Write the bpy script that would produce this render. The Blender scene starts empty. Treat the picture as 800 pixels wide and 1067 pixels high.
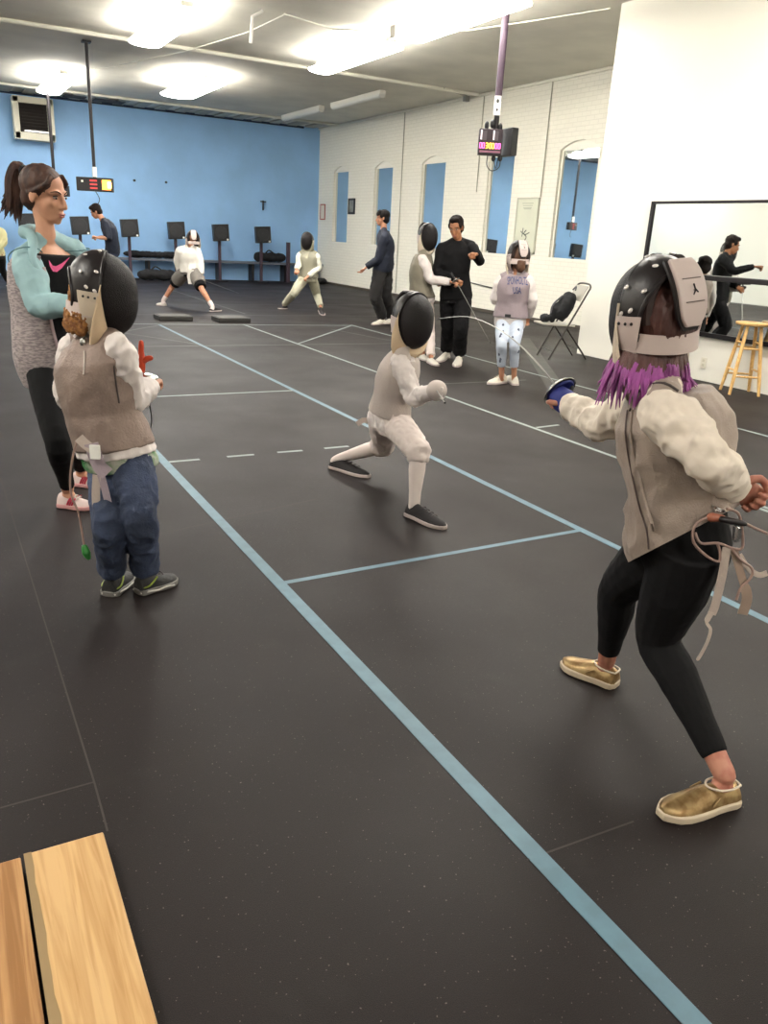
import bpy, bmesh, math, random
from mathutils import Vector, Matrix, noise
from mathutils.bvhtree import BVHTree
random.seed(7)
S = bpy.context.scene
COL = S.collection
R_ = math.radians
# ---------------------------------------------------------------- camera
FPX, PITCH, ROLL, YAW, H = 828.08, .333388, .0536945, .511487, 1.4
_f = Vector((math.sin(YAW)*math.cos(PITCH), math.cos(YAW)*math.cos(PITCH), -math.sin(PITCH)))
_r = Vector((math.cos(YAW), -math.sin(YAW), 0)); _u = _r.cross(_f)
CR = math.cos(ROLL)*_r + math.sin(ROLL)*_u
CU = -math.sin(ROLL)*_r + math.cos(ROLL)*_u
CF = _f
FH = Vector((math.sin(YAW), math.cos(YAW), 0)); LH = Vector((math.cos(YAW), -math.sin(YAW), 0))
CAM = Vector((0, 0, H))
cd = bpy.data.cameras.new('camera'); cam = bpy.data.objects.new('camera', cd); COL.objects.link(cam)
cd.sensor_fit = 'VERTICAL'; cd.sensor_height = 36; cd.lens = FPX*36/1067; cd.clip_start = .02; cd.clip_end = 200
cam.matrix_world = Matrix((( CR.x, CU.x, -CF.x, 0), (CR.y, CU.y, -CF.y, 0), (CR.z, CU.z, -CF.z, H), (0, 0, 0, 1)))
S.camera = cam
def ray(x, y): return CR*((x-400)/FPX) - CU*((y-533.5)/FPX) + CF
def gp(x, y, z=0):
    d = ray(x, y); return CAM + d*((z-H)/d.z)
def at(x, y, u):
    d = ray(x, y); return CAM + d*(u/d.dot(FH))
def onx(x, y, X): d = ray(x, y); return CAM + d*(X/d.x)
def ony(x, y, Y): d = ray(x, y); return CAM + d*(Y/d.y)
def dirw(lat, dep, up=0): return (LH*lat + FH*dep + Vector((0, 0, up))).normalized()

# ---------------------------------------------------------------- materials
def rgb(h):
    h = h.lstrip('#'); c = [int(h[i:i+2], 16)/255 for i in (0, 2, 4)]
    return tuple((v/12.92 if v <= .04045 else ((v+.055)/1.055)**2.4) for v in c)+(1,)
MATS = {}
def mat(name, col, rough=.7, metal=0, bump=0, bscale=40, var=0, vscale=6, emit=0, spec=.5, col2=None, stretch=None, sheen=0):
    if name in MATS: return MATS[name]
    m = bpy.data.materials.new(name); m.use_nodes = True; nt = m.node_tree; N = nt.nodes; L = nt.links
    b = N['Principled BSDF']; c = rgb(col) if isinstance(col, str) else col
    b.inputs['Base Color'].default_value = c; b.inputs['Roughness'].default_value = rough
    b.inputs['Metallic'].default_value = metal; b.inputs['Specular IOR Level'].default_value = spec
    if sheen: b.inputs['Sheen Weight'].default_value = sheen
    tc = N.new('ShaderNodeTexCoord'); vec = tc.outputs['Object']
    if stretch:
        mp = N.new('ShaderNodeMapping'); mp.inputs['Scale'].default_value = stretch; L.new(vec, mp.inputs[0]); vec = mp.outputs[0]
    if var:
        n = N.new('ShaderNodeTexNoise'); n.inputs['Scale'].default_value = vscale; n.inputs['Detail'].default_value = 5; L.new(vec, n.inputs['Vector'])
        mx = N.new('ShaderNodeMix'); mx.data_type = 'RGBA'
        c2 = (rgb(col2) if col2 else tuple(v*(1-var) for v in c[:3])+(1,))
        rm = N.new('ShaderNodeMapRange'); rm.inputs[1].default_value = .38; rm.inputs[2].default_value = .62
        L.new(n.outputs[0], rm.inputs[0]); L.new(rm.outputs[0], mx.inputs[0])
        mx.inputs[6].default_value = c; mx.inputs[7].default_value = c2; L.new(mx.outputs[2], b.inputs['Base Color'])
    if bump:
        n2 = N.new('ShaderNodeTexNoise'); n2.inputs['Scale'].default_value = bscale; n2.inputs['Detail'].default_value = 4; L.new(vec, n2.inputs['Vector'])
        bp = N.new('ShaderNodeBump'); bp.inputs['Strength'].default_value = bump; bp.inputs['Distance'].default_value = .01
        L.new(n2.outputs[0], bp.inputs['Height']); L.new(bp.outputs[0], b.inputs['Normal'])
    if emit:
        b.inputs['Emission Color'].default_value = c; b.inputs['Emission Strength'].default_value = emit
    MATS[name] = m; return m

# ---------------------------------------------------------------- mesh builder
class MB:
    def __init__(s): s.v = []; s.f = []; s.mi = []
    def add(s, vs, fs, mi=0):
        o = len(s.v); s.v += [Vector(v) for v in vs]; s.f += [tuple(i+o for i in f) for f in fs]; s.mi += [mi]*len(fs); return s
    def box(s, c, size, rot=None, mi=0):
        c = Vector(c); hx, hy, hz = (d/2 for d in size)
        vs = [Vector((x, y, z)) for x in (-hx, hx) for y in (-hy, hy) for z in (-hz, hz)]
        if rot is not None: vs = [rot @ v for v in vs]
        return s.add([c+v for v in vs], [(0, 1, 3, 2), (4, 6, 7, 5), (0, 4, 5, 1), (2, 3, 7, 6), (0, 2, 6, 4), (1, 5, 7, 3)], mi)
    def rings(s, rings, cap=True, closed=True, mi=0):
        n = len(rings[0]); vs = [p for r in rings for p in r]; fs = []
        for i in range(len(rings)-1):
            for j in range(n if closed else n-1):
                k = (j+1) % n; fs.append((i*n+j, i*n+k, (i+1)*n+k, (i+1)*n+j))
        if cap and closed: fs.append(tuple(range(n-1, -1, -1))); fs.append(tuple((len(rings)-1)*n+j for j in range(n)))
        return s.add(vs, fs, mi)
    def tube(s, pts, rad, n=10, sub=4, flat=None, mi=0, round_=False):
        """smooth tube through pts; rad = number or list; flat = (vec, ratio) squashes across vec"""
        pts = [Vector(p) for p in pts]; rad = [rad]*len(pts) if not hasattr(rad, '__len__') else list(rad)
        P = []; Q = []
        m = len(pts)
        if m > 2 and sub > 1:
            for i in range(m-1):
                p0 = pts[max(i-1, 0)]; p1 = pts[i]; p2 = pts[i+1]; p3 = pts[min(i+2, m-1)]
                for k in range(sub):
                    t = k/sub
                    P.append(.5*((2*p1)+(p2-p0)*t+(2*p0-5*p1+4*p2-p3)*t*t+(3*p1-p0-3*p2+p3)*t**3)); Q.append(rad[i]*(1-t)+rad[i+1]*t)
            P.append(pts[-1]); Q.append(rad[-1])
        else: P = pts; Q = rad
        if round_:
            d0 = (P[0]-P[1]).normalized(); d1 = (P[-1]-P[-2]).normalized()
            P = [P[0]+d0*Q[0]*.95, P[0]+d0*Q[0]*.6]+P+[P[-1]+d1*Q[-1]*.6, P[-1]+d1*Q[-1]*.95]; Q = [Q[0]*.2, Q[0]*.78]+Q+[Q[-1]*.78, Q[-1]*.2]
        T = [(P[min(i+1, len(P)-1)]-P[max(i-1, 0)]).normalized() for i in range(len(P))]
        a = T[0].orthogonal().normalized(); rs = []
        for p, t, r in zip(P, T, Q):
            a = (a-t*a.dot(t)).normalized(); b = t.cross(a); ring = []
            for j in range(n):
                w = 2*math.pi*j/n; o = (a*math.cos(w)+b*math.sin(w))*r
                if flat: fv = Vector(flat[0]); fv = (fv-t*fv.dot(t)).normalized(); o -= fv*(o.dot(fv)*(1-flat[1]))
                ring.append(p+o)
            rs.append(ring)
        return s.rings(rs, mi=mi)
    def ell(s, c, ax, n=16, m=10, mi=0):
        c = Vector(c); a, b, d = (Vector(x) for x in ax); rs = []
        for i in range(1, m):
            th = math.pi*i/m
            rs.append([c+(a*math.cos(w)+b*math.sin(w))*math.sin(th)+d*math.cos(th) for w in (2*math.pi*j/n for j in range(n))])
        o = len(s.v); s.rings(rs, cap=False, mi=mi)
        k = len(s.v); s.v += [c+d, c-d]; L0 = o; L1 = o+(m-2)*n
        for j in range(n):
            s.f.append((k, L0+(j+1) % n, L0+j)); s.f.append((k+1, L1+j, L1+(j+1) % n)); s.mi += [mi, mi]
        return s
    def sph(s, c, r, n=12, m=8, mi=0): return s.ell(c, ((r, 0, 0), (0, r, 0), (0, 0, r)), n, m, mi)
    def prism(s, pts, off, mi=0):
        """closed outline pts extruded by vector off"""
        pts = [Vector(p) for p in pts]; off = Vector(off); n = len(pts)
        return s.add(pts+[p+off for p in pts], [tuple(range(n-1, -1, -1)), tuple(range(n, 2*n))]+[(i, (i+1) % n, n+(i+1) % n, n+i) for i in range(n)], mi)
    def sheet(s, grid, th, mi=0):
        """grid[i][j] points, thickened along its normals"""
        n = len(grid); m = len(grid[0]); nor = []
        for i in range(n):
            row = []
            for j in range(m):
                a = grid[min(i+1, n-1)][j]-grid[max(i-1, 0)][j]; b = grid[i][min(j+1, m-1)]-grid[i][max(j-1, 0)]
                c = a.cross(b); row.append(c.normalized() if c.length > 1e-9 else Vector((0, 0, 1)))
            nor.append(row)
        A = [grid[i][j] for i in range(n) for j in range(m)]; B = [grid[i][j]+nor[i][j]*th for i in range(n) for j in range(m)]
        fs = []; q = n*m
        for i in range(n-1):
            for j in range(m-1):
                a = i*m+j; fs += [(a, a+1, a+m+1, a+m), (q+a, q+a+m, q+a+m+1, q+a+1)]
        for i in range(n-1): fs += [(i*m, (i+1)*m, q+(i+1)*m, q+i*m), (i*m+m-1, q+i*m+m-1, q+(i+1)*m+m-1, (i+1)*m+m-1)]
        for j in range(m-1): fs += [(j, q+j, q+j+1, j+1), ((n-1)*m+j, (n-1)*m+j+1, q+(n-1)*m+j+1, q+(n-1)*m+j)]
        return s.add(A+B, fs, mi)
    def build(s, name, m, parent=None, bevel=0, smooth=True, loc=None, normals=True):
        me = bpy.data.meshes.new(name)
        o = bpy.data.objects.new(name, me); COL.objects.link(o)
        inv = Matrix.Identity(4)
        if parent is not None: inv = root_mat(parent).inverted()
        elif loc is not None: inv = Matrix.Translation(-Vector(loc)); o.location = loc
        me.from_pydata([inv @ v for v in s.v], [], s.f)
        for k in (m if isinstance(m, (list, tuple)) else [m]): me.materials.append(k)
        if len(me.materials) > 1: me.polygons.foreach_set('material_index', s.mi)
        if normals:
            bm = bmesh.new(); bm.from_mesh(me); bmesh.ops.recalc_face_normals(bm, faces=bm.faces); bm.to_mesh(me); bm.free()
        if smooth:
            me.polygons.foreach_set('use_smooth', [True]*len(me.polygons))
            try: me.set_sharp_from_angle(angle=R_(40))
            except Exception: pass
        if bevel:
            b = o.modifiers.new('bevel', 'BEVEL'); b.width = bevel; b.segments = 2; b.limit_method = 'ANGLE'
        if parent is not None: o.parent = parent
        return o
    def blob(s, name, m, parent, voxel=.008, smooth=4, disp=0, dscale=.1, cuts=(), loc=None):
        """union of everything added, as one continuous surface"""
        me = bpy.data.meshes.new(name); me.from_pydata(s.v, [], s.f)
        bm = bmesh.new(); bm.from_mesh(me); bmesh.ops.recalc_face_normals(bm, faces=bm.faces); bm.to_mesh(me); bm.free()
        o = bpy.data.objects.new(name, me); COL.objects.link(o)
        r = o.modifiers.new('r', 'REMESH'); r.mode = 'VOXEL'; r.voxel_size = voxel
        if smooth: q = o.modifiers.new('s', 'SMOOTH'); q.factor = .5; q.iterations = smooth
        dg = bpy.context.evaluated_depsgraph_get(); me2 = bpy.data.meshes.new_from_object(o.evaluated_get(dg))
        o.modifiers.clear(); o.data = me2; bpy.data.meshes.remove(me); me2.name = name
        if disp:
            nn = [v.normal.copy() for v in me2.vertices]
            for v, n in zip(me2.vertices, nn):
                p = v.co/dscale; a = noise.noise(Vector((p.x, p.y, p.z*.7)))
                b = noise.noise(p*2.3)*.4
                v.co += n*disp*((1-abs(a)*3.2)*.6+b)
        if cuts:
            bm = bmesh.new(); bm.from_mesh(me2)
            for co, no in cuts:
                g = bmesh.ops.bisect_plane(bm, geom=bm.verts[:]+bm.edges[:]+bm.faces[:], plane_co=co, plane_no=no, clear_outer=True)
            bm.to_mesh(me2); bm.free()
        inv = Matrix.Identity(4)
        if parent is not None: inv = root_mat(parent).inverted(); o.parent = parent
        elif loc is not None: inv = Matrix.Translation(-Vector(loc)); o.location = loc
        me2.transform(inv)
        me2.materials.clear()
        for k in (m if isinstance(m, (list, tuple)) else [m]): me2.materials.append(k)
        me2.polygons.foreach_set('use_smooth', [True]*len(me2.polygons))
        return o
def root_mat(p):
    M = Matrix.Identity(4); q = p
    while q is not None:
        M = q.matrix_basis @ M; q = q.parent
    return M
def tag(o, label=None, cat=None, group=None, kind=None):
    if label: o['label'] = label
    if cat: o['category'] = cat
    if group: o['group'] = group
    if kind: o['kind'] = kind
    return o
def empty(name, loc, label, cat, group=None, rz=0):
    o = bpy.data.objects.new(name, None); COL.objects.link(o); o.location = loc; o.rotation_euler = (0, 0, rz); o.empty_display_size = .1
    return tag(o, label, cat, group)
def dup(root, loc, label, rz=None):
    r = root.copy(); COL.objects.link(r); r.location = loc; r['label'] = label
    if rz is not None: r.rotation_euler = (0, 0, rz)
    for ch in list(root.children):
        c = ch.copy(); COL.objects.link(c); c.parent = r
        for g in list(ch.children):
            d = g.copy(); COL.objects.link(d); d.parent = c
    return r
# ================================================================ the room
ZC = 4.22; XB = 10.12; XP = 7.7; YF = 22.95; XL = -6.5; YN = -5; YP = 8.52
def struct(name, mb, m, **k):
    o = mb.build(name, m, **k); o['kind'] = 'structure'; return o
# floor material: speckled rubber
def floor_mat():
    m = bpy.data.materials.new('rubber_floor'); m.use_nodes = True; N = m.node_tree.nodes; L = m.node_tree.links; b = N['Principled BSDF']
    tc = N.new('ShaderNodeTexCoord')
    def nz(sc, det, lo, hi):
        n = N.new('ShaderNodeTexNoise'); n.inputs['Scale'].default_value = sc; n.inputs['Detail'].default_value = det; L.new(tc.outputs['Object'], n.inputs['Vector'])
        r = N.new('ShaderNodeMapRange'); r.inputs[1].default_value = lo; r.inputs[2].default_value = hi; L.new(n.outputs[0], r.inputs[0]); return r.outputs[0]
    def mix(f, a, c):
        x = N.new('ShaderNodeMix'); x.data_type = 'RGBA'
        if isinstance(f, float): x.inputs[0].default_value = f
        else: L.new(f, x.inputs[0])
        for s_, v in ((6, a), (7, c)):
            if isinstance(v, tuple): x.inputs[s_].default_value = v
            else: L.new(v, x.inputs[s_])
        return x.outputs[2]
    c = mix(nz(.7, 6, .35, .65), rgb('#201716'), rgb('#261d1c'))
    c = mix(nz(420, 2, .35, .65), c, rgb('#141010'))
    c = mix(nz(130, 1, .73, .76), c, rgb('#5f5752'))
    c = mix(nz(3, 8, .62, .8), c, rgb('#262220'))
    L.new(c, b.inputs['Base Color'])
    r = N.new('ShaderNodeMapRange'); L.new(nz(1.3, 5, .3, .7), r.inputs[0]); r.inputs[3].default_value = .5; r.inputs[4].default_value = .6
    L.new(r.outputs[0], b.inputs['Roughness']); b.inputs['Specular IOR Level'].default_value = .22
    n = N.new('ShaderNodeTexNoise'); n.inputs['Scale'].default_value = 450; L.new(tc.outputs['Object'], n.inputs['Vector'])
    bp = N.new('ShaderNodeBump'); bp.inputs['Strength'].default_value = .25; bp.inputs['Distance'].default_value = .003
    L.new(n.outputs[0], bp.inputs['Height']); L.new(bp.outputs[0], b.inputs['Normal'])
    return m
FM = floor_mat()
struct('floor', MB().box(((XL+XB)/2+.3, (YF+YN)/2, -.05), (XB-XL+1, YF-YN+.6, .1)), FM)
M_ceil = mat('ceiling_paint', '#dedbd0', .85, bump=.25, bscale=5, var=.12, vscale=1.2)
struct('ceiling', MB().box(((XL+XB)/2+.3, (YF+YN)/2, ZC+.05), (XB-XL+1, YF-YN+.6, .1)), M_ceil)
def brick_mat():
    m = bpy.data.materials.new('painted_brick'); m.use_nodes = True; N = m.node_tree.nodes; L = m.node_tree.links; b = N['Principled BSDF']
    tc = N.new('ShaderNodeTexCoord'); sx = N.new('ShaderNodeSeparateXYZ'); cx = N.new('ShaderNodeCombineXYZ'); L.new(tc.outputs['Object'], sx.inputs[0])
    ad = N.new('ShaderNodeMath'); ad.operation = 'ADD'; L.new(sx.outputs[0], ad.inputs[0]); L.new(sx.outputs[1], ad.inputs[1])
    L.new(ad.outputs[0], cx.inputs[0]); L.new(sx.outputs[2], cx.inputs[1])
    br = N.new('ShaderNodeTexBrick'); L.new(cx.outputs[0], br.inputs['Vector']); br.inputs['Scale'].default_value = 1
    br.inputs['Brick Width'].default_value = .215; br.inputs['Row Height'].default_value = .075; br.inputs['Mortar Size'].default_value = .007; br.inputs['Mortar Smooth'].default_value = .4
    br.inputs['Color1'].default_value = rgb('#efece0'); br.inputs['Color2'].default_value = rgb('#ece9dd'); br.inputs['Mortar'].default_value = rgb('#e2dfd3')
    L.new(br.outputs[0], b.inputs['Base Color']); b.inputs['Roughness'].default_value = .6
    bp = N.new('ShaderNodeBump'); bp.inputs['Strength'].default_value = .35; bp.inputs['Distance'].default_value = .008; bp.invert = True
    n = N.new('ShaderNodeTexNoise'); n.inputs['Scale'].default_value = 14; L.new(tc.outputs['Object'], n.inputs['Vector'])
    a2 = N.new('ShaderNodeMath'); a2.operation = 'ADD'; L.new(br.outputs[1], a2.inputs[0]); L.new(n.outputs[0], a2.inputs[1])
    L.new(a2.outputs[0], bp.inputs['Height']); L.new(bp.outputs[0], b.inputs['Normal']); return m
M_brick = brick_mat()
M_white = mat('white_wall_paint', '#f1eee4', .55, bump=.06, bscale=6)
M_blue = mat('blue_wall_paint', '#93c0f0', .6, bump=.35, bscale=9, var=.10, vscale=1.1)
M_black = mat('black_paint', '#17171a', .5)
M_mirror = mat('mirror_glass', '#e6ebea', .02, metal=1)
WIN = [(20.98, 21.93), (18.5, 19.46), (16.1, 17.12), (13.62, 14.48), (11.26, 12.28)]
WB = [1.15, 1.15, 1.15, 1.15, 1.15]; ZS = 1.16; ZT = 3.02; RISE = .14; TH = .3
# brick wall built around its arched openings
w = MB()
def arch(y, a, b): t = (y-a)/(b-a)*2-1; return ZT+RISE*(1-t*t)
ys = sorted([YP, YF+.1]+[q for a in WIN for q in a])
for i in range(len(ys)-1):
    a, b = ys[i], ys[i+1]
    if (a, b) in WIN:
        w.box((XB+TH/2, (a+b)/2, ZS/2), (TH, b-a, ZS))
        n = 10; g = [a+(b-a)*k/n for k in range(n+1)]
        w.prism([(XB, y, arch(y, a, b)) for y in g]+[(XB, b, ZC), (XB, a, ZC)], (TH, 0, 0))
    else: w.box((XB+TH/2, (a+b)/2, ZC/2), (TH, b-a, ZC))
struct('wall_right', w, M_brick, smooth=False)
for i, (a, b) in enumerate(WIN):
    e = bpy.data.objects.new('window_%d' % (i+1), None); COL.objects.link(e); e.location = (XB+.075, (a+b)/2, ZS); e['kind'] = 'structure'
    MB().box((XB+.075, (a+b)/2, (ZS+ZT)/2), (.02, b-a, ZT-ZS)).build('mirror_pane', M_mirror, e, smooth=False); MB().box((XB+.07, (a+b)/2, ZT+RISE/2+.01), (.05, b-a, RISE+.04)).build('arch_panel', M_white, e, smooth=False)
    fr = MB().box((XB+.062, a+.02, (ZS+ZT)/2), (.03, .04, ZT-ZS)).box((XB+.062, b-.025, (ZS+ZT)/2), (.03, .04, ZT-ZS)).box((XB+.035, (a+b)/2, ZS+.012), (.08, b-a-.01, .03))
    fr.build('window_frame', M_white, e)
# protruding white partition with the big mirror
struct('wall_partition', MB().box(((XP+XB)/2+.16, (YP+YN)/2, ZC/2), (XB-XP+.3, YP-YN, ZC)), M_white, smooth=False, bevel=.004)
struct('wall_far', MB().box(((XL+XB)/2, YF+.15, ZC/2), (XB-XL+.6, .3, ZC)), M_blue, smooth=False)
struct('wall_left', MB().box((XL-.15, (YF+YN)/2, ZC/2), (.3, YF-YN+.6, ZC)), M_white, smooth=False)
struct('wall_near', MB().box(((XL+XB)/2, YN-.15, ZC/2), (XB-XL+.6, .3, ZC)), M_white, smooth=False)
struct('baseboard_right', MB().box((XB-.015, (YP+YF)/2, .03), (.03, YF-YP, .06)), mat('brown_skirting', '#4b443c', .6))
# far wall top: dark gap line, corrugated soffit, blue beam ends
tr = MB().box((1.3, YF-.02, ZC-.035), (XB-XL, .05, .05))
struct('trim_1', tr, mat('dark_gap', '#1c2a45', .8))
so = MB()
for k in range(34): so.box((XL+.6+k*.52, 22.2, ZC-.02), (.26, 1.1, .05))
struct('trim_2', so, mat('deck_grey', '#a9a79f', .8))
struct('trim_3', MB().tube([(XL+.1, 21.6, ZC-.035), (XB-.1, 21.6, ZC-.035)], .03), M_ceil)
struct('trim_4', MB().tube([(XL+.1, 14.9, ZC-.03), (XB-.1, 14.9, ZC-.03)], .035), M_ceil)
struct('trim_5', MB().tube([(XB-.02, YP, ZC-.03), (XB-.02, YF, ZC-.03)], .03), M_brick)
struct('trim_6', MB().box((4.2, 22.3, ZC-.05), (.7, .5, .02)).box((3.4, 22.2, ZC-.05), (.5, .4, .02)), mat('dark_patch', '#3c3d40', .9))

# ---------------------------------------------------------------- floor tape
M_tape = mat('pale_tape', '#8b9794', .55, var=.15, vscale=9)
M_tapeb = mat('blue_tape', '#587888', .5, var=.16, vscale=14)
M_tapef = mat('faded_tape', '#5c5f5a', .6, var=.3, vscale=12)
def tape(x0, y0, x1, y1, w_, m, label, z=.0015, cat='floor line'):
    a = Vector((x0, y0, 0)); b = Vector((x1, y1, 0)); d = (b-a).normalized(); n = Vector((-d.y, d.x, 0))*w_/2; L = (b-a).length; k = max(1, int(L/.5)); mb = MB(); g = []
    for i in range(k+1):
        p = a+(b-a)*i/k; j = noise.noise(p*2)*.002
        g.append([p-n*(1+j*20)+n*j, p+n])
    vs = [Vector((q.x, q.y, 0)) for r in g for q in r]; fs = [(2*i, 2*i+1, 2*i+3, 2*i+2) for i in range(k)]
    mb.add([v+Vector((0, 0, z)) for v in vs]+[v+Vector((0, 0, .0002)) for v in vs], fs+[tuple(q+len(vs) for q in f_) for f_ in fs])
    return tag(mb.build('floor_tape', m, smooth=False), label, cat)
def ptape(p, q, w_, m, label, z=.0015):
    a, b = gp(*p), gp(*q); return tape(a.x, a.y, b.x, b.y, w_, m, label, z)
K = .9333
tape(1.125, -.5, 1.125, 12.1, .052, M_tapeb, 'wide blue tape line running from the left child to the bottom right of the floor', .002)
tape(2.825, 1.0, 2.825, 12.1, .045, M_tapeb, 'blue tape line passing behind the lunging masked fencer and the gold shoes')
tape(4.11, 2.0, 4.11, 12.1, .034, M_tape, 'pale tape line passing under the blue glove between the two pistes')
tape(5.9, 3.4, 5.9, 11.95, .034, M_tape, 'pale tape line running past the boy in patterned leggings to the stool')
ptape((295, 607.4), (604, 552.6), .03, M_tapeb, 'pale blue cross line on the floor in front of the lunging fencer', .0008)
ptape((163, 413.3), (304.5, 407), .03, M_tape, 'thin pale cross line level with the left child\'s hand')
ptape((0, 327), (165, 328), .03, M_tapef, 'faded pale cross line at the feet of the far fencers, left piece')
ptape((165, 328), (445, 329.6), .03, M_tapef, 'faded pale cross line at the feet of the far fencers, right piece')
ptape((118, 337.5), (367, 339.2), .035, M_tape, 'pale cross line running behind the two floor pads')
ptape((120, 361.5), (414, 357.8), .025, M_tapef, 'faded cross line just beyond the orange grip')
for i, (a, b) in enumerate((((172, 481.8), (208, 478.7)), ((236.5, 476), (264.5, 473.7)), ((289, 471.5), (315, 469.5)), ((338, 467.3), (363, 465)))):
    tag(ptape(a, b, .03, M_tape, ('leftmost', 'second', 'third', 'rightmost')[i]+' short dash of the dashed floor line behind the lunging fencer'), group='dashed floor line')
ptape((129, 345.5), (167, 338.6), .03, M_tapef, 'diagonal faded line left of the first floor pad')
ptape((122, 346), (205, 358.5), .02, M_tapef, 'thin diagonal line crossing towards the wide blue line near the left mask')
ptape((311, 358), (365, 339.6), .03, M_tape, 'left slanting line of the chevron on the floor beyond the fencers')
ptape((345, 343), (412, 356), .018, M_tapef, 'thin faint line right below the floor chevron')
ptape((178, 302), (255, 327), .03, M_tapef, 'faint slanting line between the two far fencers')
ptape((559, 445.6), (582, 442.8), .03, M_tape, 'short pale tick right of the pale line under the blue glove')
ptape((462, 400), (548, 396), .03, M_tapef, 'faint cross line between the black-clothed man and the child in pale leggings')
ptape((782, 521.4), (830, 517), .03, M_tape, 'upper line of the corner mark at the right edge behind the fist')
ptape((782, 523), (830, 541), .03, M_tape, 'lower line of the corner mark at the right edge behind the fist')
ptape((60, 317), (470, 317.5), .02, M_tapef, 'thin faint cross line behind the far fencers\' heels')
ptape((545, 352), (595, 428), .2, mat('worn_strip', '#45423e', .6, var=.3, vscale=5), 'wide worn grey strip on the floor left of the folding chair', .0008)
# seams of the rubber sheets
M_seam = mat('seam', '#3b3431', .8)
for i, (a, b) in enumerate((((0, 497), (99, 818)), ((99, 818), (112, 866)), ((0, 842), (98, 815)), ((549, 896), (660, 856)), ((150, 560), (330, 520)), ((330, 430), (400, 520)), ((640, 745), (800, 800)))):
    if i in (5, 6): continue
    ptape(a, b, .005, M_seam, ('long seam in the rubber floor left of the wide blue line', 'short seam at the corner of the wooden platform', 'cross seam in the rubber floor near the wooden platform', 'cross seam through the wide blue line at the bottom', 'cross seam in the rubber floor behind the left child')[i], .0009).name = 'floor_seam'
# ---------------------------------------------------------------- wooden platform
def wood(name, c1, c2, rot=0):
    m = bpy.data.materials.new(name); m.use_nodes = True; N = m.node_tree.nodes; L = m.node_tree.links; b = N['Principled BSDF']
    tc = N.new('ShaderNodeTexCoord'); mp = N.new('ShaderNodeMapping'); mp.inputs['Scale'].default_value = (44, 2.0, 8); mp.inputs['Rotation'].default_value = (0, 0, rot); L.new(tc.outputs['Object'], mp.inputs[0])
    n = N.new('ShaderNodeTexNoise'); n.inputs['Scale'].default_value = 1.3; n.inputs['Detail'].default_value = 7; n.inputs['Distortion'].default_value = .9; L.new(mp.outputs[0], n.inputs['Vector'])
    cr = N.new('ShaderNodeValToRGB'); cr.color_ramp.elements[0].position = .35; cr.color_ramp.elements[1].position = .62; cr.color_ramp.elements[0].color = rgb(c2); cr.color_ramp.elements[1].color = rgb(c1)
    L.new(n.outputs[0], cr.inputs[0]); L.new(cr.outputs[0], b.inputs['Base Color']); b.inputs['Roughness'].default_value = .42; return m
M_oak = wood('varnished_oak', '#c9a472', '#ae8552'); M_oak2 = wood('varnished_oak_inner', '#b58a5a', '#8f6438', .12)
zt = .035
c0 = gp(108, 866, zt); c1 = gp(168, 1067, zt); ca = gp(24, 889, zt)
pf = empty('wooden_platform', (c0.x-.3, c0.y-.6, 0), 'varnished oak platform edge at the bottom left of the floor', 'platform')
MB().box(((c0.x+ca.x)/2+.002, c0.y-.7, zt/2+.004), (c0.x-ca.x-.006, 1.4, zt-.008)).build('nosing_board', M_oak, pf, bevel=.004)
MB().box((ca.x-.11, c0.y-.703, zt/2+.002), (.208, 1.394, zt-.004)).build('floor_board', M_oak2, pf, bevel=.003)
MB().box((ca.x-.33, c0.y-.703, zt/2+.002), (.22, 1.394, zt-.004)).build('floor_board', M_oak2, pf, bevel=.003)
gl = [Vector((ca.x+.0005, c0.y-1.4+i*.05, zt+.0006)) for i in range(29)]
g2 = [p+Vector((.018+.006*noise.noise(p*25), 0, 0)) for p in gl]
MB().add(gl+g2, [(i, i+1, 29+i+1, 29+i) for i in range(28)]).build('glue_strip', mat('old_glue', '#8d7550', .5), pf, smooth=False)

# ---------------------------------------------------------------- ceiling lights
M_tube = mat('lamp_diffuser', (1, .965, .905, 1), .4, emit=11)
M_house = mat('lamp_housing', '#dedcd2', .4)
def lamp(x, y, wx, ly, label, on=True):
    e = empty('ceiling_light', (x, y, ZC-.06), label, 'ceiling light', 'fluorescent ceiling lights')
    MB().box((x, y, ZC-.045-(.07 if on else 0)), (.16 if wx > .3 else wx, ly, .07)).box((x, y-ly*.3, ZC-.06), (.06, .06, .12)).box((x, y+ly*.3, ZC-.06), (.06, .06, .12)).build('housing', M_house, e, bevel=.004)
    rs = []
    for t in (-.5, .5):
        rs.append([Vector((x+math.cos(a)*wx/2, y+t*(ly-.04), ZC-(.20 if on else .10)+math.sin(a)*.05)) for a in [math.pi+math.pi*k/10 for k in range(11)]]+[Vector((x+wx/2, y+t*(ly-.04), ZC-(.18 if on else .08))), Vector((x-wx/2, y+t*(ly-.04), ZC-(.18 if on else .08)))])
    MB().rings(rs).build('diffuser', M_tube if on else mat('lamp_tube_off', '#d9d8d0', .3), e)
    return e
lamp(3.25, 12.9, .5, 2.44, 'lit ceiling light at the top left in front of the ceiling pipe')
lamp(2.65, 19.6, .5, 2.44, 'lit ceiling light above the wall ventilator')
lamp(5.0, 17.8, .72, 2.3, 'lit squarish ceiling light between the two pipes over the far fencers')
lamp(6.2, 12.85, .46, 2.5, 'lit ceiling light near the middle of the ceiling left of its neighbour')
lamp(6.2, 9.8, .46, 2.44, 'lit ceiling light beside the hanging scoreboard pole')
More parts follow.
